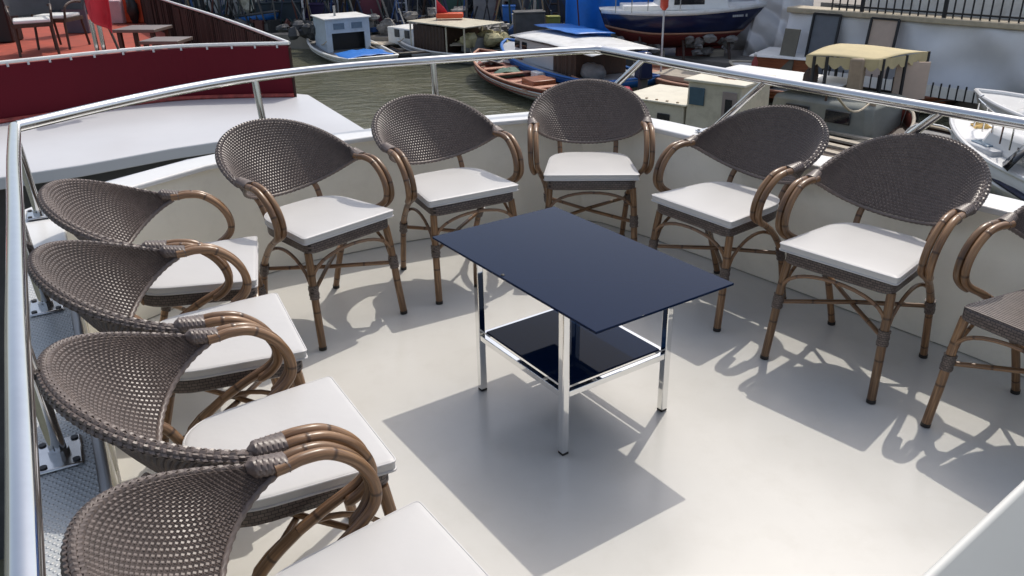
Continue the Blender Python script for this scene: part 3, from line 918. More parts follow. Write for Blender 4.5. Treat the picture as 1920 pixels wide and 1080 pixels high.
# upright grey screen and dark backdrop behind the chairs
p = at(148, 62, SBZ)
tag(MB().box(p.x, p.y, SBZ + .62, .42, .05, 1.24, -.15).build('folded_screen', c('lilac_grey', (.13, .12, .15), .7), bevel=.01), 'upright grey lilac board standing behind the red flag', 'board')
p = at(-30, 85, SBZ)
tag(MB().box(p.x - .2, p.y + .4, SBZ + 1.1, 1.0, .4, 2.2, .1).build('dark_cabinet', 'black', bevel=.02), 'tall black cabinet at the upper left corner of the picture', 'cabinet')
p = at(60, 0, SBZ)
aw = thing('awning', 'unseen dark awning added to shade the back of the neighbouring deck', 'awning')
MB().box(p.x - 1.2, p.y + 2.0, 2.35, 7.5, 5.4, .05, .05).build('roof', 'dark_grey', aw)  # roof lies above the view, added to darken the deck below
for dx, dy in ((-2.8, -.4), (2.3, -.3), (2.3, 4.2)):
    MB().tube([(p.x - 1.2 + dx, p.y + 2.0 + dy, SBZ), (p.x - 1.2 + dx, p.y + 2.0 + dy, 2.33)], .03, 8).build('post', 'white_paint', aw)
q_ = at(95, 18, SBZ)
MB().box(q_.x - .6, q_.y + .9, SBZ + 1.15, 4.2, .06, 2.3, .08).build('shade_backdrop', c('charcoal', (.03, .028, .03), .9, var=.3, spec=.1), aw)  # dark backdrop added in place of the shade behind the chairs
# red flag on a pole
def aty(px, py, Y):
    d = _r2 * ((px - 960) / CAM_F) - _u2 * ((py - 540) / CAM_F) + _fw
    t = Y / d.y
    return Vector((d.x * t, Y, CAM_H + d.z * t))
fl = thing('red_flag', 'plain red flag hanging from a slanted pole over the burgundy screen', 'flag', (0, 0, 0))
FY = 8.2
MB().tube([aty(222, 92, FY), aty(150, -70, FY + .1)], .013, 8).build('pole', 'dark_wood', fl)
c00, c10, c11, c01 = aty(152, -45, FY), aty(200, -55, FY), aty(217, 60, FY), aty(166, 26, FY)
secs = []
for k in range(14):
    v = k / 13; row = []
    for m_ in range(11):
        u = m_ / 10
        p = c00.lerp(c10, u).lerp(c01.lerp(c11, u), v)
        row.append((p.x + .01 * math.sin(v * 7 + u * 2), p.y + .05 * math.sin(u * 8 + v * 2.5) - .05, p.z - .03 * math.sin(u * 3.1) * v))
    secs.append(row)
MB().loft(secs, closed=False).build('cloth', 'flag_red', fl, smooth=True, solid=.004)
# lifebuoy box and brown heap by the slatted screen
p = at(255, 42, SBZ)
ob = thing('orange_crate', 'orange and white crate behind the low brown table', 'crate', (p.x, p.y, SBZ), -.1)
MB().box(.12, .1, .22, .56, .4, .44).build('shell', 'orange', ob, bevel=.02)
MB().box(-.24, -.05, .2, .24, .3, .40).build('end_panel', c('pink_white', (.6, .42, .42), .6), ob, bevel=.02)
MB().box(.12, .1, .455, .58, .42, .03).build('lid', 'white_paint', ob, bevel=.008)
MB().lump(.06, -.16, .26, .10, .07, .26, 5).build('dark_bag', 'black', ob, smooth=True)
p = at(306, 44, SBZ)
hb = MB()
for k in range(16):
    hb.tube([(p.x + rnd.uniform(-.2, .2), p.y + rnd.uniform(-.2, .2), SBZ), (p.x + rnd.uniform(-.22, .22), p.y + rnd.uniform(-.2, .2), SBZ + rnd.uniform(.4, 1.0))], rnd.uniform(.015, .04), 7)
tag(hb.build('potted_shrub', c('dry_brown', (.14, .09, .055), .8, var=.5, scale=9)), 'dry brown potted shrub by the slatted screen', 'shrub')
# fender in the gap between the boats
p = at(318, 305, -1.1)
fd = thing('boat_fender', 'pale grey fender hanging in the dark gap between the two boats', 'fender')
MB().loft([[(p.x + r_ * math.cos(a), p.y + r_ * math.sin(a), p.z + z_) for a in np.linspace(0, 2 * PI, 13)[:-1]] for r_, z_ in ((.02, -.24), (.09, -.2), (.11, -.1), (.11, .1), (.09, .2), (.02, .25))]).build('body', 'dull_grey', fd, smooth=True)
MB().tube([(p.x, p.y, p.z + .24), (p.x + .02, p.y + .1, SBZ - .1)], .012, 6).build('line', 'rope', fd)

# ---- boats: one hull builder
def hull(t, L, beam, fb, bow, hullm, strake=None, gun='white_paint', deckm='mid_grey', depth=0.12, tw=.75, keel=.35, n=18, zoff=0.0, rake=.10, strake_h=.25, bottom=None):
    """hull along +x (bow), z = 0 at the water"""
    def sec(u):
        h = beam / 2 * ((tw + (1 - tw) * math.sin(min(u / .5, 1) * PI / 2)) if u < .5 else max(0.012, (1 - ((u - .5) / .5) ** 2.1) ** .75))
        z = fb + (bow - fb) * max(0, (u - .25) / .75) ** 2 + (fb * .12) * max(0, (.25 - u) / .25) ** 2
        x = -L / 2 + L * u
        return h, z, x
    U = [k / n for k in range(n + 1)]
    def ring(u, zf0, zf1, flip=1):
        h, z, x = sec(u)
        pts = []
        return pts
    def pt(u, s):
        """s 0 keel .. 1 gunwale, on one side"""
        h, z, x = sec(u)
        zz = -keel * (1 - max(0, (u - .7) / .3) ** 2 * .9) + (z + keel * (1 - max(0, (u - .7) / .3) ** 2 * .9)) * s
        w = h * (1 - (1 - s) ** 2.4) ** .62 * (.90 + .10 * s)
        xx = x + rake * L * (max(0, (u - .55) / .45) ** 2) * (s - .6) - (.03 * L * (1 - s) * -1 if u < .02 else 0)
        return Vector((xx, w, zz + zoff))
    S_low = [0, .2, .4, .55, .68, 1 - strake_h]
    S_up = [1 - strake_h, 1 - strake_h / 2, 1.0]
    def side(Ss):
        secs = []
        for u in U:
            a = [pt(u, s) for s in Ss]
            secs.append(a)
        return secs
    def shell_mb(Ss, close):
        mb = MB()
        P = side(Ss)
        full = [[(p.x, p.y, p.z) for p in reversed(r)] + [(p.x, -p.y, p.z) for p in (r[1:] if close else r)] for r in P]
        if close:
            mb.loft(full, cap=False, closed=False)
        else:
            k = len(Ss)
            mb.loft([r[:k] for r in full], closed=False); mb.loft([r[k:] for r in full], closed=False)
        # transom
        r = full[0]
        if close: mb.add(r, [tuple(range(len(r)))])
        else:
            k = len(Ss); q_ = r[:k] + r[k:]
            mb.add(q_, [tuple(range(len(q_)))])
        return mb
    shell_mb(S_low, True).build('hull', hullm, t, smooth=True, solid=.02)
    shell_mb(S_up, False).build('strake', strake or hullm, t, smooth=True, solid=.02)
    g = [pt(u, 1) for u in U]
    path = [(p.x, p.y, p.z + .01) for p in g] + [(p.x, -p.y, p.z + .01) for p in reversed(g)]
    MB().tube(path, .04 * max(.6, beam / 2), 8, closed=True).build('gunwale', gun, t, smooth=True)
    sgn = 1
    for sgn in (-1, 1):
        q_ = [pt(u, .74) for u in U[:-1]]
        MB().tube([(p.x, sgn * (p.y + .012), p.z) for p in q_], .028, 6).build('rub_rail', gun, t)
    # deck or floor inside
    mb = MB(); secs = []
    for u in U:
        h, z, x = sec(u); p = pt(u, 1)
        secs.append([(p.x, p.y - .03 if p.y > .04 else p.y * .5, p.z - depth), (p.x, -p.y + .03 if p.y > .04 else -p.y * .5, p.z - depth)])
    mb.loft(secs, closed=False).build('deck', deckm, t, solid=.02)
    return pt, sec
def boat(name, label, stern, bow, cat='boat', z=None, group=None):
    stern = Vector((stern[0], stern[1], 0)); bow = Vector((bow[0], bow[1], 0))
    d = bow - stern; mid = (bow + stern) / 2
    t = thing(name, label, cat, (mid.x, mid.y, WL if z is None else z), math.atan2(d.y, d.x), group)
    return t, d.length
XY = lambda px, py, z: (at(px, py, z).x, at(px, py, z).y)

# 1: small white fishing boat with blue tarp
t, L = boat('fishing_boat', 'small white fishing boat with square pale blue cabin and blue tarp over its stern', XY(702, 128, WL), (-8.4, 39.0), 'boat', group=None)
t.scale = (1, 1, 0.6)
hull(t, L, 2.7, .62, 1.25, 'white_paint', gun='white_paint', deckm='mid_grey', depth=.2)
cab = MB()
W_, Hc, x0, x1 = 1.86, 2.25, -.55, 1.25
fr = cab
fr.box((x0 + x1) / 2, W_ / 2 - .04, .35 + Hc / 2, x1 - x0, .08, Hc).box((x0 + x1) / 2, -W_ / 2 + .04, .35 + Hc / 2, x1 - x0, .08, Hc)
fr.box(x1 - .04, 0, .35 + Hc / 2, .08, W_ - .17, Hc)
fr.box(x0 + .04, 0, .35 + Hc * .80, .08, W_ - .17, Hc * .40).box(x0 + .04, W_ / 2 - .16, .35 + Hc * .3, .08, .15, Hc * .6 - .01).box(x0 + .04, -W_ / 2 + .16, .35 + Hc * .3, .08, .15, Hc * .6 - .01)
cab = fr.build('cabin', 'pale_blue_paint', t)
MB().box((x0 + x1) / 2, 0, .35 + Hc + .05, x1 - x0 + .2, W_ + .15, .09).build('cabin_roof', 'white_paint', t, bevel=.02)
for y in (-.38, .38):
    wf = MB().box(x0 - .01, y, .35 + Hc * .80, .03, .56, .5).build('window', 'pale_blue_paint', cab)
    MB().box(x0 - .028, y, .35 + Hc * .80, .02, .46, .40).build('pane', c('grey_blue_glass', (.16, .22, .28), .15), wf)
MB().box(x0 + .5, 0, .35 + .7, .05, 1.68, 1.35).build('cabin_shade_sheet', 'black', cab)  # black sheet standing in for the shade inside the cabin opening
MB().loft([[(-L / 2 + .25 + k * .28, y, .60 + .18 * math.cos(y * 1.3) + rnd.uniform(-.04, .04)) for y in np.linspace(-1.0, 1.0, 9)] for k in range(7)], closed=False).build('tarp', c('bright_blue_tarp', (.02, .17, .58), .4, bump=.5, bscale=4), t, smooth=True, solid=.02)
MB().tube([(.3, .25, .35 + Hc), (.3, .25, .35 + Hc + .75)], .05, 8).build('exhaust_pipe', 'dull_grey', t)
MB().lump(L / 2 - .55, .55, 1.15, .5, .35, .4, 3, rough=.3).build('white_bundle', 'white_paint', t, smooth=True)

# 2: two grey dinghies between
t, L = boat('dinghy', 'low grey dinghy with a pale board across it, moored right of the blue tarp boat', XY(770, 118, WL), XY(690, 84, WL))
t.scale = (1, 1, 0.8)
hull(t, L, 1.7, .45, .8, 'dark_grey', gun='timber_pale', deckm='dark_wood', depth=.3)
MB().box(.4, .1, .52, 1.6, 1.0, .06, .2).build('board', 'timber_pale', t)
t, L = boat('dinghy', 'second low dinghy with brown thwarts, beside the cabin boat with brown door', XY(800, 116, WL), XY(722, 80, WL))
t.scale = (1, 1, 0.8)
hull(t, L, 1.5, .4, .7, 'hull_grey', gun='dark_wood', deckm='mid_grey', depth=.25)
for k in (-1.2, 0, 1.2): MB().box(k, 0, .36, .28, 1.2, .05).build('thwart', 'timber_pale', t)

# 3: white boat with brown curtain cabin
t, L = boat('fishing_boat', 'white cabin boat with dark brown curtain and flat white roof, red flag on top', XY(915, 118, WL), XY(752, 92, WL))
t.scale = (1, -1, 0.64)
hull(t, L, 2.6, .6, 1.3, 'hull_grey', gun='white_paint', deckm='mid_grey', depth=.15)
MB().box(1.5, 0, 1.15, 1.9, 1.9, 1.1).build('fore_cabin', 'white_paint', t, bevel=.05)
for k in (1.05, 1.75): MB().box(k, -.965, 1.35, .34, .03, .5).build('window', 'window', t, bevel=.02)
ct = MB()
ang = math.radians(0)
secs = []
for k in range(29):
    u = k / 28
    secs.append([(-1.35 + 2.0 * u, -.95 - .03 * math.sin(u * 60), .55), (-1.35 + 2.0 * u, -.95 - .03 * math.sin(u * 60 + .5), 2.05), (-1.35 + 2.0 * u, .9, 2.05), (-1.35 + 2.0 * u, .9, .55)])
ct.loft(secs).build('curtain', 'dark_wood', t)
MB().box(-.9, 0, 2.2, 3.6, 2.1, .08).build('flat_roof', 'cream_paint', t, bevel=.02)
for x in (-2.6, -1.5, .8):
    for y in (-.95, .95): MB().tube([(x, y, .55), (x, y, 2.18)], .035, 8).build('post', 'cream_paint', t)
MB().box(-2.05, .1, 1.0, .8, .9, .85).build('engine_box', 'mid_grey', t, bevel=.03)
fl = thing('red_flag', 'small red flag drooping on the flat white cabin roof', 'flag', (t.location.x, t.location.y, WL + 1.46))
MB().tube([(-.15, 0, 0), (-.15, 0, .95)], .025, 6).build('pole', 'grey_white', fl)
MB().loft([[(-.14 + .05 * k, .02 * math.sin(k), .78 - .05 * k), (-.14 + .1 * k, .03 * math.sin(k + 1), .05 + .0 * k)] for k in range(7)], closed=False).build('cloth', 'flag_red', fl, smooth=True, solid=.02)
MB().box(.4, 0, .14, 1.1, .5, .2).build('folded_cloth', 'orange', fl, bevel=.05)

# 4: varnished open rowboat
t, L = boat('rowing_boat', 'open red brown rowing boat with white bottom, bow towards the left', XY(1075, 205, WL), XY(905, 136, WL), 'rowing boat')
t.scale = (1, 1, 0.66)
t.location.z += .14
pt, sec = hull(t, L, 2.35, .62, 1.0, 'white_paint', strake='red_wood', gun='pink_wood', deckm='red_wood', depth=.42, tw=.6, strake_h=.17)
for k in (-2.2, -.9, .5, 1.7): MB().box(k, 0, .48, .30, 2.0 * (1 if k < 1 else .8), .06).build('thwart', 'pink_wood', t, bevel=.01)
MB().box(-1.4, .1, .45, .9, .8, .45).build('engine_cover', 'varnish', t, bevel=.04)
MB().lump(L / 2 - .95, 0, .72, .5, .42, .22, 9, rough=.35).build('net_heap', c('net', (.35, .34, .33), .9, var=.5, scale=14), t)
MB().box(-.2, -.5, .5, .5, .4, .3).build('bucket', 'white_paint', t, bevel=.04)
MB().lump(.9, .1, .4, .5, .5, .25, 4).build('dark_heap', 'green_dull', t)

# 5: blue and white cabin boat behind the rowboat
t, L = boat('cabin_boat', 'white cabin boat with bright blue topsides and dark brown curtain', XY(1180, 188, WL), XY(958, 118, WL), 'boat')
t.scale = (1, -1, 0.6)
hull(t, L, 2.9, .95, 1.45, 'white_paint', strake='blue_paint', gun='blue_paint', deckm='hull_grey', depth=.1, strake_h=.35)
MB().box(.35, 0, 1.55, 2.9, 2.0, 1.3).build('cabin', 'grey_white', t, bevel=.05)
for k in (1.0, 1.55): MB().box(k, -1.015, 1.85, .36, .03, .42).build('window', 'window', t, bevel=.03)
secs = [[(-2.55 + 1.45 * k / 20, -1.0 - .03 * math.sin(k * 1.7), .9), (-2.55 + 1.45 * k / 20, -1.0 - .03 * math.sin(k * 1.7), 2.2), (-2.55 + 1.45 * k / 20, .9, 2.2), (-2.55 + 1.45 * k / 20, .9, .9)] for k in range(21)]
MB().loft(secs).build('curtain', 'dark_wood', t)
cn = MB()
cn.loft([[(-3.9 + 5.6 * k / 10, y, 2.42 + .16 * math.cos(y * 1.2) - .02 * abs(k - 5)) for y in np.linspace(-1.25, 1.25, 9)] for k in range(11)], closed=False)
cn.build('canopy', 'white_paint', t, smooth=True, solid=.04)
MB().loft([[(-1.2 + 3.0 * k / 10, y, 2.68 + .12 * math.cos(y * 1.3) + .02 * math.sin(k * 2)) for y in np.linspace(-.2, 1.35, 7)] for k in range(11)], closed=False).build('tarp', 'bright_blue_tarp' if 'bright_blue_tarp' in M else 'blue_tarp', t, smooth=True, solid=.02)
MB().lump(-2.9, -.55, 1.2, .5, .4, .5, 8, rough=.15).build('grey_sack', 'mid_grey', t, smooth=True)

# 6: open brown wooden boat
t, L = boat('rowing_boat', 'broad open wooden boat with thick pale pink rim, right of the handrail brace', XY(1420, 190, WL), XY(1205, 158, WL), 'rowing boat')
t.scale = (1, 1, 0.66)
hull(t, L, 3.0, .75, 1.15, 'dark_wood', strake='pink_wood', gun='pink_wood', deckm='pink_wood', depth=.3, tw=.7)
MB().box(.6, 0, .72, 1.6, 1.3, .25).build('hatch', 'timber_pale', t, bevel=.03)
MB().box(1.5, .2, .60, .7, 1.6, .12).build('thwart', 'red_wood', t)
MB().tube([(1.9, 0, .7), (1.9, 0, 1.35)], .05, 8).build('bitt', 'pink_wood', t)
MB().box(-1.4, .1, .85, 1.8, 1.5, .6).build('engine_cover', 'varnish', t, bevel=.05)

# 7: cream cabin boat in front
t, L = boat('cabin_boat', 'cream painted cabin boat with two small dark side windows and a raised wheelhouse', XY(1500, 325, WL), XY(1160, 262, WL), 'boat')
t.scale = (1, -1, 0.78)
hull(t, L, 2.5, .85, 1.2, 'cream_paint', gun='cream_paint', deckm='cream_paint', depth=.04)
fc = MB().box(.95, 0, 1.25, 1.75, 1.75, .85, 0, .95).build('fore_cabin', 'cream_paint', t, bevel=.03)
MB().box(.95, 0, 1.70, 1.85, 1.8, .06).build('fore_roof', c('pale_cream', (.66, .62, .50), .5, var=.06, dirt=(.4, .36, .27), dscale=3, damt=.5), t, bevel=.02)
for k in (.62, 1.3): MB().box(k, -.865, 1.28, .34, .04, .20).build('window', 'window', fc, bevel=.05)
for k in np.linspace(.3, 1.7, 6): MB().box(k, -.8, 1.745, .05, .05, .03).build('cleat', 'tan_post', t)
wh = MB().box(-.62, -.15, 1.62, 1.35, 1.42, 1.6, 0, .97).build('wheelhouse', 'cream_paint', t, bevel=.03)
MB().box(-.62, -.15, 2.45, 1.5, 1.5, .08).build('wheelhouse_roof', 'pale_cream', t, bevel=.02)
MB().box(-.22, -.873, 2.02, .38, .03, .5).build('window', 'blue_window', wh, bevel=.02)
dr = MB().box(-1.02, -.876, 1.6, .34, .03, 1.3).build('door', c('mauve_grey', (.28, .23, .21), .6), wh, bevel=.02)
MB().box(-1.02, -.895, 1.75, .16, .02, .6).build('pane', 'window', dr)
MB().lump(-.75, -.1, 2.52, .35, .3, .1, 5).build('coiled_net', 'red_wood', t)

# 8: long boat with white board awning and grey canvas cabin
t, L = boat('cabin_boat', 'larger boat with long white roof panel, grey canvas cabin and dark red hull', XY(1420, 258, WL), XY(1790, 330, WL), 'boat')
t.scale = (1, 1, 0.62)
hull(t, L, 2.6, 1.0, 1.35, 'red_wood', strake='dark_wood', gun='rope', deckm='mid_grey', depth=.12)
MB().box(-.4, 0, 1.6, 2.6, 2.0, 1.3, 0, .93).build('canvas_cabin', 'canvas_grey', t, bevel=.15)
for k in (-.9, .1): MB().box(k, -.99, 1.75, .6, .04, .45).build('window', 'window', t, bevel=.04)
MB().box(-1.9, -.1, 2.62, 3.3, 1.5, .07, .02).build('roof_panel', c('dirty_white', (.72, .72, .70), .5, var=.06, dirt=(.5, .48, .45), dscale=2, damt=.5), t, bevel=.015)
for x in (-3.0, -.3):
    for y in (-.85, .4): MB().tube([(x, y, .95), (x, y, 2.58)], .03, 8).build('post', 'dark_wood', t)
MB().tube(spline([(1.5, -.9, 1.3), (1.8, -.9, 1.9), (2.4, -.8, 1.9), (2.6, -.8, 1.3)], 4), .025, 8).build('bow_rail', 'white_paint', t)
t.rotation_euler.z = t.rotation_euler.z

# 9: boat with scalloped awning, farther right
def awn(px, py, z): return at(px, py, z)
t, L = boat('excursion_boat', 'boat under a beige awning with scalloped edge beside the grey sheeted wall', XY(1410, 176, WL), XY(1790, 212, WL), 'boat')
hull(t, L, 2.6, .35, .55, 'dark_wood', strake='varnish', gun='varnish', deckm='mid_grey', depth=.1)
o = t
inv = Matrix.Translation(-Vector(t.location)); 
def loc_of(p): 
    m = Matrix.Rotation(-t.rotation_euler.z, 4, 'Z') @ Matrix.Translation(-Vector(t.location)); return m @ p
az = -1.55
P0, P1, P2, P3 = [loc_of(at(px, py, az)) for px, py in ((1512, 104), (1648, 112), (1742, 96), (1575, 82))]
mb = MB(); secs = []
for i in range(11):
    u = i / 10; row = []
    for j in range(9):
        v = j / 8
        p = (P0.lerp(P1, u)).lerp(P3.lerp(P2, u), v)
        row.append((p.x, p.y, p.z + .05 * math.sin(PI * v) + .02 * math.sin(u * 5)))
    secs.append(row)
mb.loft(secs, closed=False).build('awning', 'beige_canvas', t, smooth=True, solid=.015)
def valance(a, b, ns):
    mb = MB(); top_ = []; bot = []
    K = ns * 6
    for k in range(K + 1):
        u = k / K; p = a.lerp(b, u)
        top_.append((p.x, p.y, p.z - .005)); bot.append((p.x, p.y, p.z - .17 - .10 * abs(math.sin(PI * u * ns))))
    mb.loft([[x, y] for x, y in zip(top_, bot)], closed=False)
    return mb.build('valance', 'beige_canvas', t, solid=.012)
valance(P0, P1, 6); valance(P1, P2, 5)
for p in (P0.lerp(P1, .12), P0.lerp(P1, .30), P1.lerp(P2, .1), P1.lerp(P2, .55), P2, P3):
    MB().tube([(p.x, p.y, p.z), (p.x, p.y, .3)], .04, 8).build('post', 'iron', t)
p = P0.lerp(P1, .72)
MB().box(p.x, p.y + .1, (p.z + .5) / 2, .32, .32, p.z - .5).build('mast_cover', 'tan_post', t, bevel=.05)
p = P1.lerp(P2, .72)
MB().box(p.x, p.y, p.z - .62, .75, .05, .85, .5).build('side_curtain', 'panel_brown', t)
p = P0.lerp(P1, .08)
MB().lump(p.x, p.y + .2, p.z - .55, .16, .16, .4, 4, rough=.4).build('hanging_gear', 'dark_wood', t)

# 10: white roofed boat with red fender, left of the awning
t, L = boat('cabin_boat', 'white roofed boat with varnished coaming, just left of the beige awning', XY(1560, 178, WL), XY(1372, 160, WL), 'boat')
t.scale = (1, -1, 0.7)
hull(t, L, 2.3, .8, 1.1, 'white_paint', strake='varnish', gun='cream_paint', deckm='white_paint', depth=.05)
MB().box(-.3, 0, 1.25, 2.0, 1.6, .75).build('coaming', 'varnish', t, bevel=.03)
MB().box(-.3, 0, 1.66, 2.3, 1.9, .10, 0, .93).build('roof', 'white_paint', t, bevel=.03)
cn = thing('red_canister', 'upright red gas canister on the white cabin roof by the brown board', 'canister', (t.location.x + .25, t.location.y, WL + 1.20))
MB().loft([[(r_ * math.cos(a), r_ * math.sin(a), z_) for a in np.linspace(0, 2 * PI, 13)[:-1]] for r_, z_ in ((.13, 0), (.15, .05), (.15, .55), (.1, .65), (.04, .68))]).build('body', c('can_red', (.6, .08, .05), .4), cn, smooth=True)
MB().tube([(.1, .1, .0), (.28, .1, 1.0)], .05, 8).build('white_pole', 'white_paint', cn)
MB().tube([(-.9, .1, .03), (-.45, .1, .45)], .06, 8).build('roof_pipe', 'white_paint', t)
cn2 = thing('red_bottle', 'red and white bottle standing under the bow of the blue yacht', 'bottle', (at(1378, 125, QZ).x, at(1378, 125, QZ).y - 2.2, QZ + .0))
MB().loft([[(r_ * math.cos(a), r_ * math.sin(a), z_) for a in np.linspace(0, 2 * PI, 11)[:-1]] for r_, z_ in ((.09, 0), (.1, .5), (.04, .62), (.035, .68))]).build('body', c('can_dark_red', (.3, .05, .04), .5), cn2, smooth=True)
MB().lump(0, 0, .72, .055, .055, .07, 2, rough=.05).build('cap', 'white_paint', cn2, smooth=True)

# 11: white motor boat at the right edge
n0, n1 = at(1705, 246, -2.85), at(2160, 440, -2.85)
dd = (n1 - n0).normalized(); nb_ = Vector((-dd.y, dd.x, 0)) * 1.2
t, L = boat('motor_boat', 'white motor boat with dark windscreen and blue grey stripe at the right edge', (n1.x + nb_.x, n1.y + nb_.y), (n0.x + nb_.x, n0.y + nb_.y), 'motor boat')
t.scale = (1, -1, 1.0)
hull(t, L, 2.5, .95, 1.3, 'hull_grey', strake='white', gun='white', deckm='white', depth=.03, strake_h=.45)
MB().tube([(-2.4, -1.21, .62), (-.6, -1.25, .68), (.9, -1.1, .78), (1.9, -.72, .9)], .06, 8).build('rubbing_strake', 'navy_hull', t)
MB().box(.3, 0, 1.2, 2.6, 1.6, .5, 0, .85).build('cabin', 'white', t, bevel=.12)
MB().box(.2, -.72, 1.22, .55, .03, .10).build('window', 'window', t)
ws = MB(); ws.loft([[(-1.6 + .2 * math.cos(a) , 1.0 * math.sin(a), 1.3), (-1.15 - .1 + .2 * math.cos(a), .8 * math.sin(a), 1.75)] for a in np.linspace(-1.4, 1.4, 11)], closed=False)
ws.build('windscreen', 'window', t, smooth=True, solid=.02)
MB().loft([[(-1.9 - .9 * math.cos(a), 1.05 * math.sin(a), 1.05 + .75 * math.cos(b_)) for a in np.linspace(-1.5, 1.5, 9)] for b_ in np.linspace(0, 1.5, 5)], closed=False).build('cockpit_cover', 'dark_grey', t, smooth=True, solid=.02)
for k in range(5): MB().tube([(.4 + .45 * k, -.95 + .13 * k, 1.25), (.4 + .45 * k, -.95 + .13 * k, 1.72)], .018, 6).build('stanchion', 'chrome', t)
MB().tube(spline([(.2, -1.0, 1.72), (1.2, -.75, 1.74), (2.4, -.3, 1.76), (2.7, 0, 1.76)], 4), .018, 6).build('pulpit_rail', 'chrome', t)
MB().lump(.9, .4, 1.62, .4, .2, .14, 4).build('yellow_rope', c('rope_yellow', (.55, .36, .12), .9), t)
def wpart(o, t):
    o.parent = t; o.matrix_parent_inverse = t.matrix_basis.inverted(); return o
ya = math.atan2(dd.y, dd.x)
p = at(1935, 300, -2.72)
A_ = np.linspace(-1.2, 1.2, 11)
def wpt(r_, a, z_): 
    u = dd * (1.0 - r_ * math.cos(a) * 1.3); v = nb_.normalized() * (r_ * math.sin(a))
    return (p.x + u.x + v.x, p.y + u.y + v.y, z_)
wpart(MB().loft([[wpt(.95, a, -2.72), wpt(.70, a, -2.32)] for a in A_], closed=False).build('windscreen', 'window', smooth=True, solid=.02), t)
wpart(MB().tube([wpt(.70, a, -2.31) for a in A_], .03, 8).build('screen_frame', 'mid_grey', smooth=True), t)
p2 = at(1862, 276, -2.74)
wpart(MB().box(p2.x, p2.y, -2.74, 1.0, .75, .12, ya).build('deck_hatch', 'hull_grey', bevel=.03), t)
wpart(MB().box(p2.x - .1, p2.y + .05, -2.67, .5, .36, .03, ya).build('hatch_window', 'grey_blue_glass', bevel=.02), t)
p2 = at(1838, 247, -2.74)
wpart(MB().lump(p2.x, p2.y, -2.68, .24, .18, .12, 4).build('rope_coil', 'rope_yellow'), t)
p2 = at(1895, 303, -2.95)
t, L = boat('motor_boat', 'second white motor boat whose curved white top shows above the handrail at the right edge', (14.6, 14.8), (11.2, 19.4), 'motor boat')
hull(t, L, 2.6, .95, 1.35, 'white', strake='white', gun='white', deckm='white', depth=.03)
MB().loft([[(x, 1.1 * math.sin(a) * (1 - .25 * abs(x) / 2), 1.05 + .62 * math.cos(a) ** .6 * max(.05, 1 - (x / 2.1) ** 2)) for a in np.linspace(-1.5, 1.5, 11)] for x in np.linspace(-2, 2, 11)], closed=False).build('hardtop', 'white', t, smooth=True, solid=.03)
MB().box(-.1, -1.02, 1.42, 2.0, .05, .28).build('window', 'window', t)

# foreground wooden stern with bitt and rope, between the two right hand chairs
t, L = boat('rowing_boat', 'wooden boat end with a tall mooring post and pale plank thwarts, seen between two chairs', XY(1500, 352, WL), XY(1650, 305, WL), 'rowing boat')
hull(t, L + 1.2, 1.9, .8, 1.15, 'dark_wood', strake='red_wood', gun='timber_pale', deckm='dark_wood', depth=.35)
for k in (-1.0, -.5, 0.0, .5): MB().box(k, 0, .74, .18, 1.5, .05).build('thwart', 'timber_pale', t)
MB().tube([(.9, .1, .5), (.9, .1, 1.55)], .10, 10).build('mooring_post', 'tan_post', t)
p0 = Vector(t.location) + Vector((.7 * math.cos(t.rotation_euler.z), .7 * math.sin(t.rotation_euler.z), 1.5)); p1 = at(1568, 178, -1.3)
tag(MB().tube([p0 + (p1 - p0) * k / 8 - Vector((0, 0, .25 * math.sin(PI * k / 8))) for k in range(9)], .022, 6).build('mooring_rope', 'rope'), 'pale mooring rope running up from the wooden post', 'rope')

# dark blue outboard / gear behind the chair with the rail brace
p = at(1205, 172, WL + .6)
t = thing('outboard_motor', 'dark blue outboard motor with a red fuel can, below the handrail brace', 'outboard motor', (p.x, p.y, WL))
MB().box(0, 0, 1.35, .42, .5, .75, .2, .8).build('cowl', 'navy_hull', t, bevel=.06)
MB().box(0, .05, .6, .2, .26, .85, .2).build('shaft', 'dark_grey', t)
MB().box(-.62, -.1, .5, .55, .45, .5, .1).build('fuel_can', c('crimson', (.42, .03, .06), .4), t, bevel=.06)
MB().box(.1, .3, .15, 2.2, 1.2, .5, .1).build('tender', 'dark_grey', t, bevel=.15)

def line(a, b_, label, sag=.3, r_=.02):
    a = Vector(a); b_ = Vector(b_)
    tag(MB().tube([a.lerp(b_, k / 8) - Vector((0, 0, sag * math.sin(PI * k / 8))) for k in range(9)], r_, 6).build('mooring_rope', 'rope'), label, 'rope')
line(at(612, 78, WL + .9), at(588, 62, QZ), 'pale mooring rope at the bow of the blue tarp boat')
line(at(757, 72, WL + .9), at(728, 56, QZ), 'pale mooring rope at the bow of the boat with the brown curtain')
line(at(909, 124, WL + .6), at(880, 88, QZ), 'pale mooring rope from the bow of the red brown rowing boat')
line(at(1215, 150, WL + .7), at(1188, 116, QZ), 'pale mooring rope from the rim of the broad open boat')

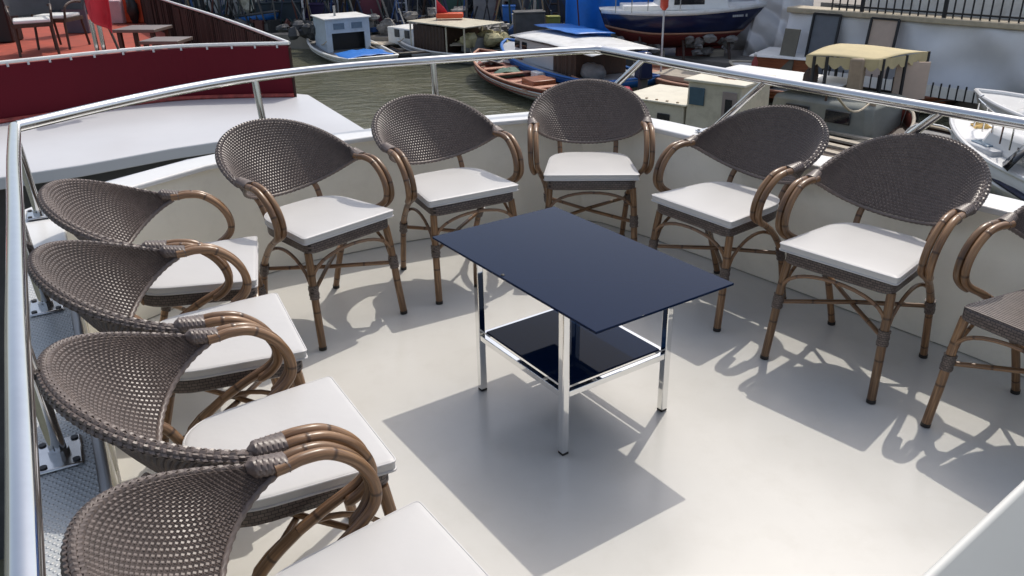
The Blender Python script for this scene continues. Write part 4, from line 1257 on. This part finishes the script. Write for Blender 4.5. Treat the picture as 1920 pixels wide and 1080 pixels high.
# ---- blue yacht on blocks
YZ = QZ
st, bw = at(1132, 112, QZ), at(1432, 106, QZ)
t, L = boat('sailing_yacht', 'navy blue sailing yacht with red bottom propped up ashore', (st.x + .1, st.y + .6), (bw.x + .55, bw.y + .55), 'yacht', QZ + .26)
def yacht(t, L):
    n = 22
    def sec(u):
        h = 1.15 * (math.sin(min(1, (u + .10) / .55) * PI / 2) ** .8 if u < .45 else max(.01, (1 - ((u - .45) / .55) ** 1.9) ** .85))
        if u < .04: h *= .75
        return h
    sheer = lambda u: 1.32 + .10 * (u - .35) ** 2 * 4 + .06 * max(0, u - .4)
    def keelz(u): return .02 + (.75 * max(0, (.22 - u) / .22) ** 1.3) + 1.55 * max(0, (u - .72) / .28) ** 1.5
    def wl(u): return .62 + .22 * max(0, (.30 - u) / .30) ** 1.5 - .03 * u
    def pt(u, z):
        kz = keelz(u); sh = sheer(u)
        s = max(0, min(1, (z - kz) / (sh - kz)))
        xx = -L / 2 + L * .93 * u + .07 * L * max(0, (u - .6) / .4) ** 1.5 * (s - .1)
        return Vector((xx - .035 * L * s * max(0, (.1 - u) / .1), sec(u) * (1 - (1 - s) ** 2.2) ** .7, z))
    def strip(f0, f1, k, name, m, off=0):
        mb = MB()
        for sgn in (-1, 1):
            secs = []
            for i in range(n + 1):
                u = i / n; a = f0(u); b_ = f1(u)
                secs.append([(pt(u, a + (b_ - a) * j / k).x, sgn * (pt(u, a + (b_ - a) * j / k).y + off), a + (b_ - a) * j / k) for j in range(k + 1)])
            mb.loft(secs, closed=False)
        return mb.build(name, m, t, smooth=True, solid=.015)
    strip(lambda u: max(wl(u), keelz(u)), sheer, 7, 'topsides', 'navy_hull')
    strip(keelz, lambda u: max(wl(u), keelz(u) + .001), 5, 'bottom', 'antifoul')
    strip(lambda u: max(wl(u), keelz(u)) - .035, lambda u: max(wl(u), keelz(u)) + .035, 1, 'boot_stripe', 'pink_wood', .012)
    strip(lambda u: sheer(u) - .09, lambda u: sheer(u) + .05, 1, 'toe_rail', 'white_paint', .014)
    mb = MB(); mb.loft([[(pt(i / n, sheer(i / n)).x, s_ * pt(i / n, sheer(i / n)).y, sheer(i / n) + .01) for s_ in (-1, 1)] for i in range(n + 1)], closed=False)
    mb.build('deck', 'white_paint', t, solid=.02)
    MB().box(.3, 0, -.1, 1.6, .22, .5).build('keel', 'antifoul', t, bevel=.05)
    MB().box(-.1, 0, sheer(.5) + .28, L * .42, 1.3, .55, 0, .86).build('coachroof', 'white_paint', t, bevel=.06)
    MB().box(-.25, -.60, sheer(.5) + .34, L * .17, .05, .28).build('window', 'window', t)
    MB().box(-L * .30, 0, sheer(.2) + .10, L * .22, 1.3, .2).build('cockpit_coaming', 'white_paint', t, bevel=.03)
    MB().tube([(.25, 0, sheer(.5) + .5), (.25, 0, 9.5)], .06, 10).build('mast', 'grey_white', t)
    for k in range(5):
        x = -L * .46 + k * .55
        MB().tube([(x, -.85, sheer(.2)), (x, -.85, sheer(.2) + .6)], .016, 6).build('stanchion', 'chrome', t)
    # lettering on the bow: a short white name
    return pt, sheer
ypt, ysh = yacht(t, L)
nm = MB()
for k in range(7):
    x0_ = .745 + .011 * k + (.012 if k == 6 else 0)
    for sgn in (-1,):
        q = ypt(x0_, 1.16)
        nm.box(q.x, sgn * (q.y + .03), 1.16, .045 if k % 2 else .06, .012, .07 if k < 6 else .09)
nm.build('bow_lettering', 'hull_grey', t)
for k, (x, y) in enumerate(((-1.9, -.75), (-.4, -.85), (1.2, -.75), (-1.9, .75), (1.2, .75))):
    MB().tube([(x, y * 1.35, -.38), (x, y * .8, .35 if abs(x) < 1.5 else .55)], .05, 8).build('prop', 'dark_wood', t)
for x in (-1.2, .9): MB().box(x, 0, -.2, .5, .7, .36).build('keel_block', 'timber_pale', t)
# rubble and stacked timber under it
for k, (px, py, lab) in enumerate(((1195, 78, 'left, below its stern'), (1330, 92, 'right, below its bow'))):
    p = at(px, 112, QZ); mb = MB()
    for i in range(14):
        mb.lump(p.x + rnd.uniform(-.8, .8), p.y + .6 + rnd.uniform(-.5, .4), QZ + .15 + rnd.uniform(0, .7), rnd.uniform(.15, .3), .2, rnd.uniform(.1, .2), i + 40 * k, 7, 5, .3)
    tag(mb.build('rubble_heap', c('rubble', (.22, .21, .20), .8, var=.6, scale=2.5)), 'heap of grey rubble under the yacht, ' + lab, 'rubble')
bd = thing('blue_drum', 'bright blue plastic drum under the stern of the yacht', 'drum', (at(1178, 100, QZ).x, at(1178, 100, QZ).y - .6, QZ))
MB().loft([[(r_ * math.cos(a), r_ * math.sin(a), z_) for a in np.linspace(0, 2 * PI, 17)[:-1]] for r_, z_ in ((.36, 0), (.4, .06), (.4, .9), (.36, .98), (.1, 1.0))]).build('body', 'blue_paint', bd, smooth=True)
# vertical pole with a red float in front of the yacht
p = at(1222, 112, QZ)
t2 = thing('marker_pole', 'thin pole with a red float standing in front of the blue yacht', 'pole', (p.x - .1, p.y - 2.4, QZ))
MB().tube([(0, 0, 0), (0, 0, 3.6)], .03, 8).build('pole', 'grey_white', t2)
MB().loft([[(r_ * math.cos(a), r_ * math.sin(a), z_) for a in np.linspace(0, 2 * PI, 11)[:-1]] for r_, z_ in ((.05, 1.9), (.13, 2.0), (.13, 2.55), (.05, 2.65))]).build('float', 'can_red', t2, smooth=True)

# ---- hanging sheets: blue tarp and grey plastic
def drape(x0, y0, x1, y1, z0, z1, m, name, label, cat, folds=9, depth=.35, seed=1):
    r = random.Random(seed); ph = [r.uniform(0, 6) for _ in range(6)]
    a = Vector((x0, y0, 0)); b_ = Vector((x1, y1, 0)); d = (b_ - a).normalized(); nn = Vector((d.y, -d.x, 0))
    secs = []
    K = 70
    for i in range(K + 1):
        u = i / K; row = []
        for j in range(15):
            v = j / 14
            o_ = depth * (.45 * math.sin(u * folds * 2.1 + ph[0] + v * 1.5) + .3 * math.sin(u * folds * 4.3 + ph[1] - v * 2.5) + .25 * math.sin(u * 5 + v * 7 + ph[2])) * (.35 + .65 * (1 - v))
            p = a.lerp(b_, u) + nn * o_
            row.append((p.x, p.y, z0 + (z1 - z0) * v))
        secs.append(row)
    return tag(MB().loft(secs, closed=False).build(name, m, smooth=True, solid=.02), label, cat)
p0, p1 = at(1064, 84, QZ), at(1180, 84, QZ)
drape(p0.x, p0.y + 1.0, p1.x + 2.0, p1.y + .6, QZ, 4.5, 'blue_tarp', 'blue_tarpaulin', 'large bright blue tarpaulin hanging behind the stern of the yacht', 'tarpaulin', 6, .4, 3)
p0, p1 = at(1360, 84, QZ), at(1490, 128, QZ)
drape(p0.x - .8, p0.y + 3.2, p1.x + .2, p1.y + .8, QZ, 5.0, 'sheet', 'grey_sheet', 'loose grey plastic sheet draped beside the bow of the yacht', 'tarpaulin', 15, .7, 5)
# sheeted wall with terrace and iron railing on top
wa, wb = at(1492, 134, QZ), at(1930, 192, QZ)
wd_ = (wb - wa).normalized(); wa2 = wa - wd_ * .4; wb2 = wb + wd_ * 16
topz = ht(1900, 45, at(1900, 189, QZ))
tw = thing('terrace_wall', 'long wall hung with pale grey sheeting under the terrace railing', 'wall')
nn = Vector((wd_.y, -wd_.x, 0))
if nn.y > 0: nn = -nn
back = -nn
b = MB(); b.prism([(wa2.x, wa2.y), (wb2.x, wb2.y), (wb2.x + back.x * 1.6, wb2.y + back.y * 1.6), (wa2.x + back.x * 1.6, wa2.y + back.y * 1.6)], QZ, topz - .165)
b.build('core', 'mid_grey', tw)
secs = []; rr_ = random.Random(4)
for i in range(121):
    u = i / 120; row = []
    for j in range(15):
        v = j / 14
        p = wa2.lerp(wb2, u) + nn * (.16 + .05 * math.sin(u * 60 + v * 5) + .04 * math.sin(u * 31 - v * 9 + 1) + .03 * math.sin(u * 140 + v * 3))
        row.append((p.x, p.y, QZ + .02 + (topz - .18 - QZ) * v))
    secs.append(row)
MB().loft(secs, closed=False).build('sheeting', 'sheet_pale', tw, smooth=True, solid=.01)
cpA, cpB = wa2 + nn * .3, wb2 + nn * .3
b = MB(); b.prism([(cpA.x, cpA.y), (cpB.x, cpB.y), (cpB.x + back.x * .7, cpB.y + back.y * .7), (cpA.x + back.x * .7, cpA.y + back.y * .7)], topz - .16, topz)
b.build('coping', 'stone_cap', tw, bevel=.03)
tf = struct(MB().prism([(cpA.x + back.x * 2.02, cpA.y + back.y * 2.02), (cpB.x + back.x * 2.02, cpB.y + back.y * 2.02), (cpB.x + back.x * 90, cpB.y + back.y * 90), (cpA.x + back.x * 90, cpA.y + back.y * 90)], QZ, topz - .02).build('terrace', 'concrete'))
ir = thing('iron_railing', 'black iron railing along the top of the sheeted wall', 'railing')
LEN = (wb2 - wa2).length; step = .235; nb = int(LEN / step)
base = wa2 + nn * .12
nbar = 0
for k in range(int(1.6 / step), nb):
    s_ = k * step
    if nbar >= 95: break
    p = base + wd_ * s_
    big = (k % 10 == 0)
    MB().box(p.x, p.y, topz + .55, .09 if big else .035, .09 if big else .035, 1.1, math.atan2(wd_.y, wd_.x)).build('baluster', 'iron', ir); nbar += 1
for z_ in (.12, 1.1):
    MB().bar(base + wd_ * 1.5 + Vector((0, 0, topz + z_ - QZ)), base + wd_ * (1.5 + nbar * step) + Vector((0, 0, topz + z_ - QZ)), .05, .05).build('rail', 'iron', ir)
# white low wall behind the railing
q0, q1 = base + back * .85, base + back * .85 + wd_ * 26
tag(MB().bar(q0 + wd_ * 2 + Vector((0, 0, topz + .42 - QZ)), q1 + Vector((0, 0, topz + .42 - QZ)), .2, .9).build('parapet', 'white_paint', bevel=.02), 'low pale parapet seen through the iron railing', 'parapet')
# boards leaning on the wall
def leaning(px0, px1, pyt, pyb, m, label, frame=True, off=.70):
    a, b_ = at(px0, pyb, QZ), at(px1, pyb, QZ)
    # nearest place along the wall
    s0 = (a - wa).dot(wd_); s1 = (b_ - wa).dot(wd_)
    A_ = wa + wd_ * s0 + nn * off; B_ = wa + wd_ * s1 + nn * off
    zt = ht((px0 + px1) / 2, pyt, (A_ + B_) / 2)
    t = thing('leaning_board', label, 'board', ((A_ + B_).x / 2, (A_ + B_).y / 2, QZ), math.atan2(wd_.y, wd_.x), None)
    w_ = (B_ - A_).length; h_ = zt - QZ
    b = MB(); b.add([(-w_ / 2, .0, 0), (w_ / 2, 0, 0), (w_ / 2, .3, h_), (-w_ / 2, .3, h_), (-w_ / 2, .05, 0), (w_ / 2, .05, 0), (w_ / 2, .35, h_), (-w_ / 2, .35, h_)], [(0, 1, 2, 3), (7, 6, 5, 4), (0, 4, 5, 1), (1, 5, 6, 2), (2, 6, 7, 3), (3, 7, 4, 0)])
    b.build('board', m, t)
    if frame:
        for x in (-w_ / 2, w_ / 2): MB().bar((x, -.02, 0), (x, .28, h_), .06, .06).build('frame', 'iron', t)
        MB().bar((-w_ / 2, .28, h_), (w_ / 2, .28, h_), .06, .06).build('frame', 'iron', t)
leaning(1512, 1585, 28, 142, 'screen_grey', 'tall dark grey framed screen leaning on the sheeted wall')
leaning(1616, 1688, 37, 156, 'panel_brown', 'brown framed board on the sheeted wall behind the beige awning')
leaning(1474, 1516, 56, 136, c('olive_brown', (.16, .15, .12), .7), 'short olive brown board left of the dark grey screen', False, 1.0)
# low chain fence / painted kerb along the quay edge
k0, k1 = at(1540, 152, QZ), at(1890, 204, QZ)
kd = (k1 - k0); KL = kd.length; kd.normalize()
kb = thing('kerb_fence', 'low black fence with white infill panels along the quay edge', 'fence')
nk = 24
for k in range(nk + 1):
    p = k0 + kd * (KL * k / nk)
    MB().box(p.x, p.y, QZ + .20, .035, .035, .40, math.atan2(kd.y, kd.x)).build('post', 'iron', kb)
    if k < nk:
        q = k0 + kd * (KL * (k + .5) / nk)
        MB().box(q.x, q.y, QZ + .17, KL / nk * .80, .03, .30, math.atan2(kd.y, kd.x)).build('infill', 'white_paint', kb)
# upturned pale dinghy at the foot of the wall
p = at(1705, 150, QZ)
t, L = boat('upturned_dinghy', 'upturned pale blue dinghy lying at the foot of the sheeted wall', (p.x - 1.3, p.y + .9), (p.x + 1.9, p.y - .5), 'dinghy', QZ)
MB().loft([[(x, .7 * math.sin(a) * (1 - .55 * max(0, x / 1.8) ** 2), .12 + .55 * math.cos(a) * (1 - .4 * max(0, x / 1.8) ** 2)) for a in np.linspace(-1.57, 1.57, 9)] for x in np.linspace(-1.6, 1.8, 9)], closed=False).build('hull', 'pale_blue_paint', t, smooth=True, solid=.03)

# ---- workshop yard behind the left hand boats
shx0, shx1 = at(300, 62, QZ), at(1058, 66, QZ)
ws = thing('workshop_shed', 'dark boat workshop shed with open bays and an added unseen roof for shade, behind the moored boats', 'shed')
yb = 50.0
b = MB().box(-9.5, yb + .2, QZ + 3.5, 40, .4, 7.0).build('back_wall', 'shed', ws)
MB().box(-9.5, yb - 3.4, QZ + 6.6, 41, 8.2, .25).build('roof', 'dark_grey', ws)  # unseen overhang, added to put the yard clutter in shade
for x in (-26, -19.5, -13.5, -8.0, -2.6, 3.4): MB().box(x, yb - 6.2, QZ + 3.2, .3, .3, 6.5).build('post', 'dark_wood', ws)
MB().box(1.2, yb - 2.5, QZ + 2.6, 6.0, .3, 5.2).build('stone_wall', 'shed_grey', ws)
MB().box(-8.3, yb - 1.5, QZ + 4.0, 3.4, .3, 4.5).build('grey_panel', 'shed_grey', ws)
def on_q(px, py): return at(px, py, QZ)
def ladder(px, py, h, lean, label, m='hull_grey'):
    p = on_q(px, py); t = thing('ladder', label, 'ladder', (p.x, p.y, QZ))
    for s_ in (-1, 1): MB().tube([(s_ * .24, 0, 0), (s_ * .2 + lean, 1.0, h)], .05, 6).build('rail', m, t)
    for k in range(1, int(h / .38)): 
        f_ = k * .38 / h
        MB().tube([(-.24 + (lean + .04) * f_, f_, k * .38), (.24 + (lean - .04) * f_, f_, k * .38)], .035, 6).build('rung', m, t)
ladder(756, 56, 4.2, -.2, 'tall pale ladder standing in the yard above the dinghies')
ladder(950, 52, 3.6, .3, 'ladder propped against the grey stone wall', 'dull_grey')
ladder(1040, 60, 3.3, -.15, 'short dark ladder near the blue tarpaulin edge', 'dark_wood')
def pole(px, py, h, lx, label, m='grey_white', r=.05):
    p = on_q(px, py)
    tag(MB().tube([(p.x, p.y, QZ), (p.x + lx, p.y + .2, QZ + h)], r, 8).build('upright_pole', m), label, 'pole')
pole(573, 58, 2.2, -.05, 'short pale post on the dark quay left of the blue tarp boat')
pole(628, 48, 4.0, .1, 'left of the two pale poles above the white fishing boat', 'dull_grey')
pole(636, 48, 4.2, .05, 'right of the two pale poles above the white fishing boat', 'grey_white')
pole(822, 40, 4.5, -.3, 'thin leaning pole above the flat white cabin roof', 'dull_grey', .04)
pole(1000, 66, 3.4, .2, 'slanted timber spar by the grey stone wall', 'timber_pale', .06)
pole(790, 52, 3.6, .7, 'dark slanted spar right of the tall pale ladder', 'dark_wood', .06)
def crate(px, py, w, d, h, m, label, cat='crate', rz=0.0, dy=0.0, z=0.0):
    p = on_q(px, py)
    t = thing('crate' if cat == 'crate' else cat.replace(' ', '_'), label, cat, (p.x, p.y + dy, QZ + z), rz)
    MB().box(0, 0, h / 2, w, d, h).build('body', m, t, bevel=.03)
    MB().box(0, 0, h + .03, w * 1.06, d * 1.06, .06).build('lid', m, t, bevel=.01)
    return t
crate(520, 60, 2.0, 1.2, 1.2, c('dark_teal', (.012, .028, .045), .5, var=.4, scale=1.2), 'dark teal container at the far left of the yard', 'container', .1, 1.0)
crate(500, 40, 1.2, .8, .9, 'pink_dull', 'dull red box standing beyond the slatted screen', 'crate', .3)
crate(545, 45, 1.0, .7, 1.3, 'mid_grey', 'grey box beside the dark teal container', 'crate', -.2)
crate(700, 60, .9, .7, 2.3, 'pink_dull', 'tall dull crimson cabinet behind the white fishing boat', 'cabinet', .1)
crate(957, 50, .9, .5, 1.3, 'green_dull', 'pale green cabinet against the grey stone wall', 'cabinet', 0, .3, 1.2)
crate(955, 62, .55, .5, 1.1, 'blue_paint', 'small blue bin in front of the grey stone wall', 'bin', 0)
crate(972, 68, .45, .4, .85, 'white_paint', 'small white bin right of the blue bin', 'bin', .2)
crate(992, 76, 1.2, .8, 1.1, 'dark_grey', 'dark workbench on the pale quay floor', 'workbench', .1)
crate(1010, 62, 2.4, 1.2, 1.9, 'dark_grey', 'large dark machine beside the blue tarpaulin', 'machine', .1, 1.2)
crate(1037, 70, .5, .45, .8, 'yellow_dull', 'yellow green jerrycan box near the blue tarpaulin', 'box', .2)
crate(725, 42, 1.6, .9, 1.2, 'dark_grey', 'dark bench left of the tall pale ladder', 'bench', .15)
crate(845, 55, 1.3, .8, 1.5, c('bottle_green', (.03, .09, .07), .5), 'dark green cabinet above the flat white roof', 'cabinet', 0, .5)
crate(910, 60, 1.0, .7, 1.4, 'mid_grey', 'grey cupboard left of the ladder on the stone wall', 'cupboard', .05, .4)
crate(600, 50, 1.5, .8, 1.0, c('violet_dark', (.035, .02, .08), .6), 'dark violet chest left of the pale poles', 'chest', -.1)
crate(660, 44, 1.1, .7, 1.2, 'dark_wood', 'brown chest right of the pale poles', 'chest', .1)
def heap(px, py, rx, ry, rz, m, label, n=9, seed=0):
    p = on_q(px, py); mb = MB(); r = random.Random(seed)
    for k in range(n):
        mb.lump(p.x + r.uniform(-rx, rx) * .8, p.y + r.uniform(-ry, ry) * .8, QZ + r.uniform(.05, rz), r.uniform(.2, .42), r.uniform(.18, .34), r.uniform(.14, .3), k + seed * 31, 8, 5, .3)
    tag(mb.build('heap', m), label, 'heap')
c('brass', (.40, .22, .14), .35, var=.3); c('scrap', (.20, .19, .18), .7, var=.7, scale=3); c('tan_heap', (.42, .38, .22), .8, var=.5, scale=3)
heap(1008, 74, .4, .3, .35, 'brass', 'coppery heap of gear on the quay floor', 6, 2)
heap(905, 84, 1.6, .8, .3, 'tan_heap', 'low pale yellow heap of nets on the quay edge', 12, 3)
heap(820, 62, 1.5, .6, 1.0, 'scrap', 'grey heap of scrap under the slanted spar', 14, 4)
heap(930, 74, .8, .6, .5, 'scrap', 'small grey heap of scrap behind the net heap', 9, 5)
heap(575, 72, 1.6, .6, .5, 'dark_grey', 'dark heap on the shaded quay left of the fishing boat', 12, 6)
heap(1060, 76, .5, .4, .35, 'scrap', 'little heap of scrap at the foot of the blue tarpaulin', 6, 7)
heap(700, 66, .9, .5, .8, 'scrap', 'mixed scrap heap behind the two dinghies', 10, 8)
heap(640, 62, 1.0, .5, .9, 'dark_grey', 'dark heap behind the square pale blue cabin', 10, 9)
# stacked planks on the quay floor
p = on_q(945, 84)
pk = MB()
for k in range(7): pk.box(p.x + rnd.uniform(-.1, .1), p.y + .18 * k, QZ + .05 + .03 * (k % 2), 4.2, .16, .06, .06)
tag(pk.build('plank_stack', 'timber_pale'), 'pale planks laid flat on the quay by the net heap', 'planks')
# dark boats far left
t, L = boat('fishing_boat', 'dark old boat with a white framed wheelhouse beyond the slatted screen', XY(395, 52, WL), XY(520, 84, WL))
hull(t, L, 2.8, .9, 1.5, 'navy_hull', strake='blue_paint', gun='dark_grey', deckm='dark_grey', depth=.1)
wh = MB().box(-.8, 0, 2.0, 2.6, 1.9, 1.9).build('wheelhouse', 'white_paint', t, bevel=.04)
for k in (-1.5, -.3): MB().box(k, -.965, 2.3, .8, .04, .8).build('window', 'window', wh)
MB().box(-.8, 0, 3.0, 3.2, 2.4, .1).build('roof', 'black', t, bevel=.02)
MB().lump(2.2, 0, 2.2, .9, .8, 1.2, 12, 12, 9, .3).build('white_net_bundle', c('net_white', (.6, .58, .5), .9, var=.5, scale=5), t)
t, L = boat('dinghy', 'dark blue dinghy at the quay just past the tip of the burgundy screen', XY(528, 84, WL), XY(592, 64, WL), 'dinghy')
hull(t, L, 1.8, .5, .8, c('deep_blue', (.01, .04, .16), .4), gun='blue_paint', deckm='dark_grey', depth=.2)
# green bank on the far side at the top left
g = at(350, 5, WL)
tag(MB().box(g.x - 8, g.y + 25, WL + .4, 40, 6, 1.6).build('green_bank', c('bank_green', (.10, .15, .08), .9, var=.4, scale=2)), 'strip of green bank beyond the far water at the upper left', 'bank')

# mass of small yard clutter nobody could count
m_, n_, l_, p_ = _nodes('yard_clutter')
gi = n_.new('ShaderNodeNewGeometry'); rp_ = n_.new('ShaderNodeValToRGB'); rp_.color_ramp.interpolation = 'CONSTANT'
cols = [(0, (.015, .016, .018)), (.22, (.05, .05, .055)), (.38, (.10, .10, .10)), (.50, (.02, .03, .07)), (.60, (.22, .21, .19)), (.68, (.09, .03, .025)), (.76, (.03, .06, .06)), (.84, (.40, .39, .36)), (.90, (.03, .08, .22)), (.95, (.26, .18, .10))]
e_ = rp_.color_ramp.elements
e_[0].position = 0; e_[0].color = (*cols[0][1], 1); e_[1].position = cols[1][0]; e_[1].color = (*cols[1][1], 1)
for pos, cc in cols[2:]:
    q = e_.new(pos); q.color = (*cc, 1)
l_.new(gi.outputs['Random Per Island'], rp_.inputs[0]); l_.new(rp_.outputs[0], p_.inputs['Base Color']); p_.inputs['Roughness'].default_value = .65
mb = MB(); r = random.Random(21)
qx = [q[0] for q in qe[:8]]; qy = [q[1] for q in qe[:8]]
for k in range(1500):
    if k < 1300:
        x = r.uniform(-19, 3.4); y = float(np.interp(x, qx, qy)) + .7 + abs(r.gauss(0, 2.6)); z = QZ
        if -3.5 < x < 3.4 and r.random() < .55: y += 3.0
    else:
        x = r.uniform(2.5, 7.0); y = r.uniform(36.5, 40.0); z = QZ
    h_ = r.random()
    if h_ < .45: mb.box(x, y, z + .22, r.uniform(.1, .6), r.uniform(.1, .4), r.uniform(.15, .7), r.uniform(0, 3))
    elif h_ < .8:
        a = Vector((x, y, z)); mb.tube([a, a + Vector((r.uniform(-.7, .7), r.uniform(-.3, .3), r.uniform(.6, 3.0)))], r.uniform(.02, .05), 5)
    else: mb.lump(x, y, z + .2, r.uniform(.15, .5), .25, r.uniform(.12, .4), k, 7, 5, .3)
struct(mb.build('yard_debris', m_), 'stuff')
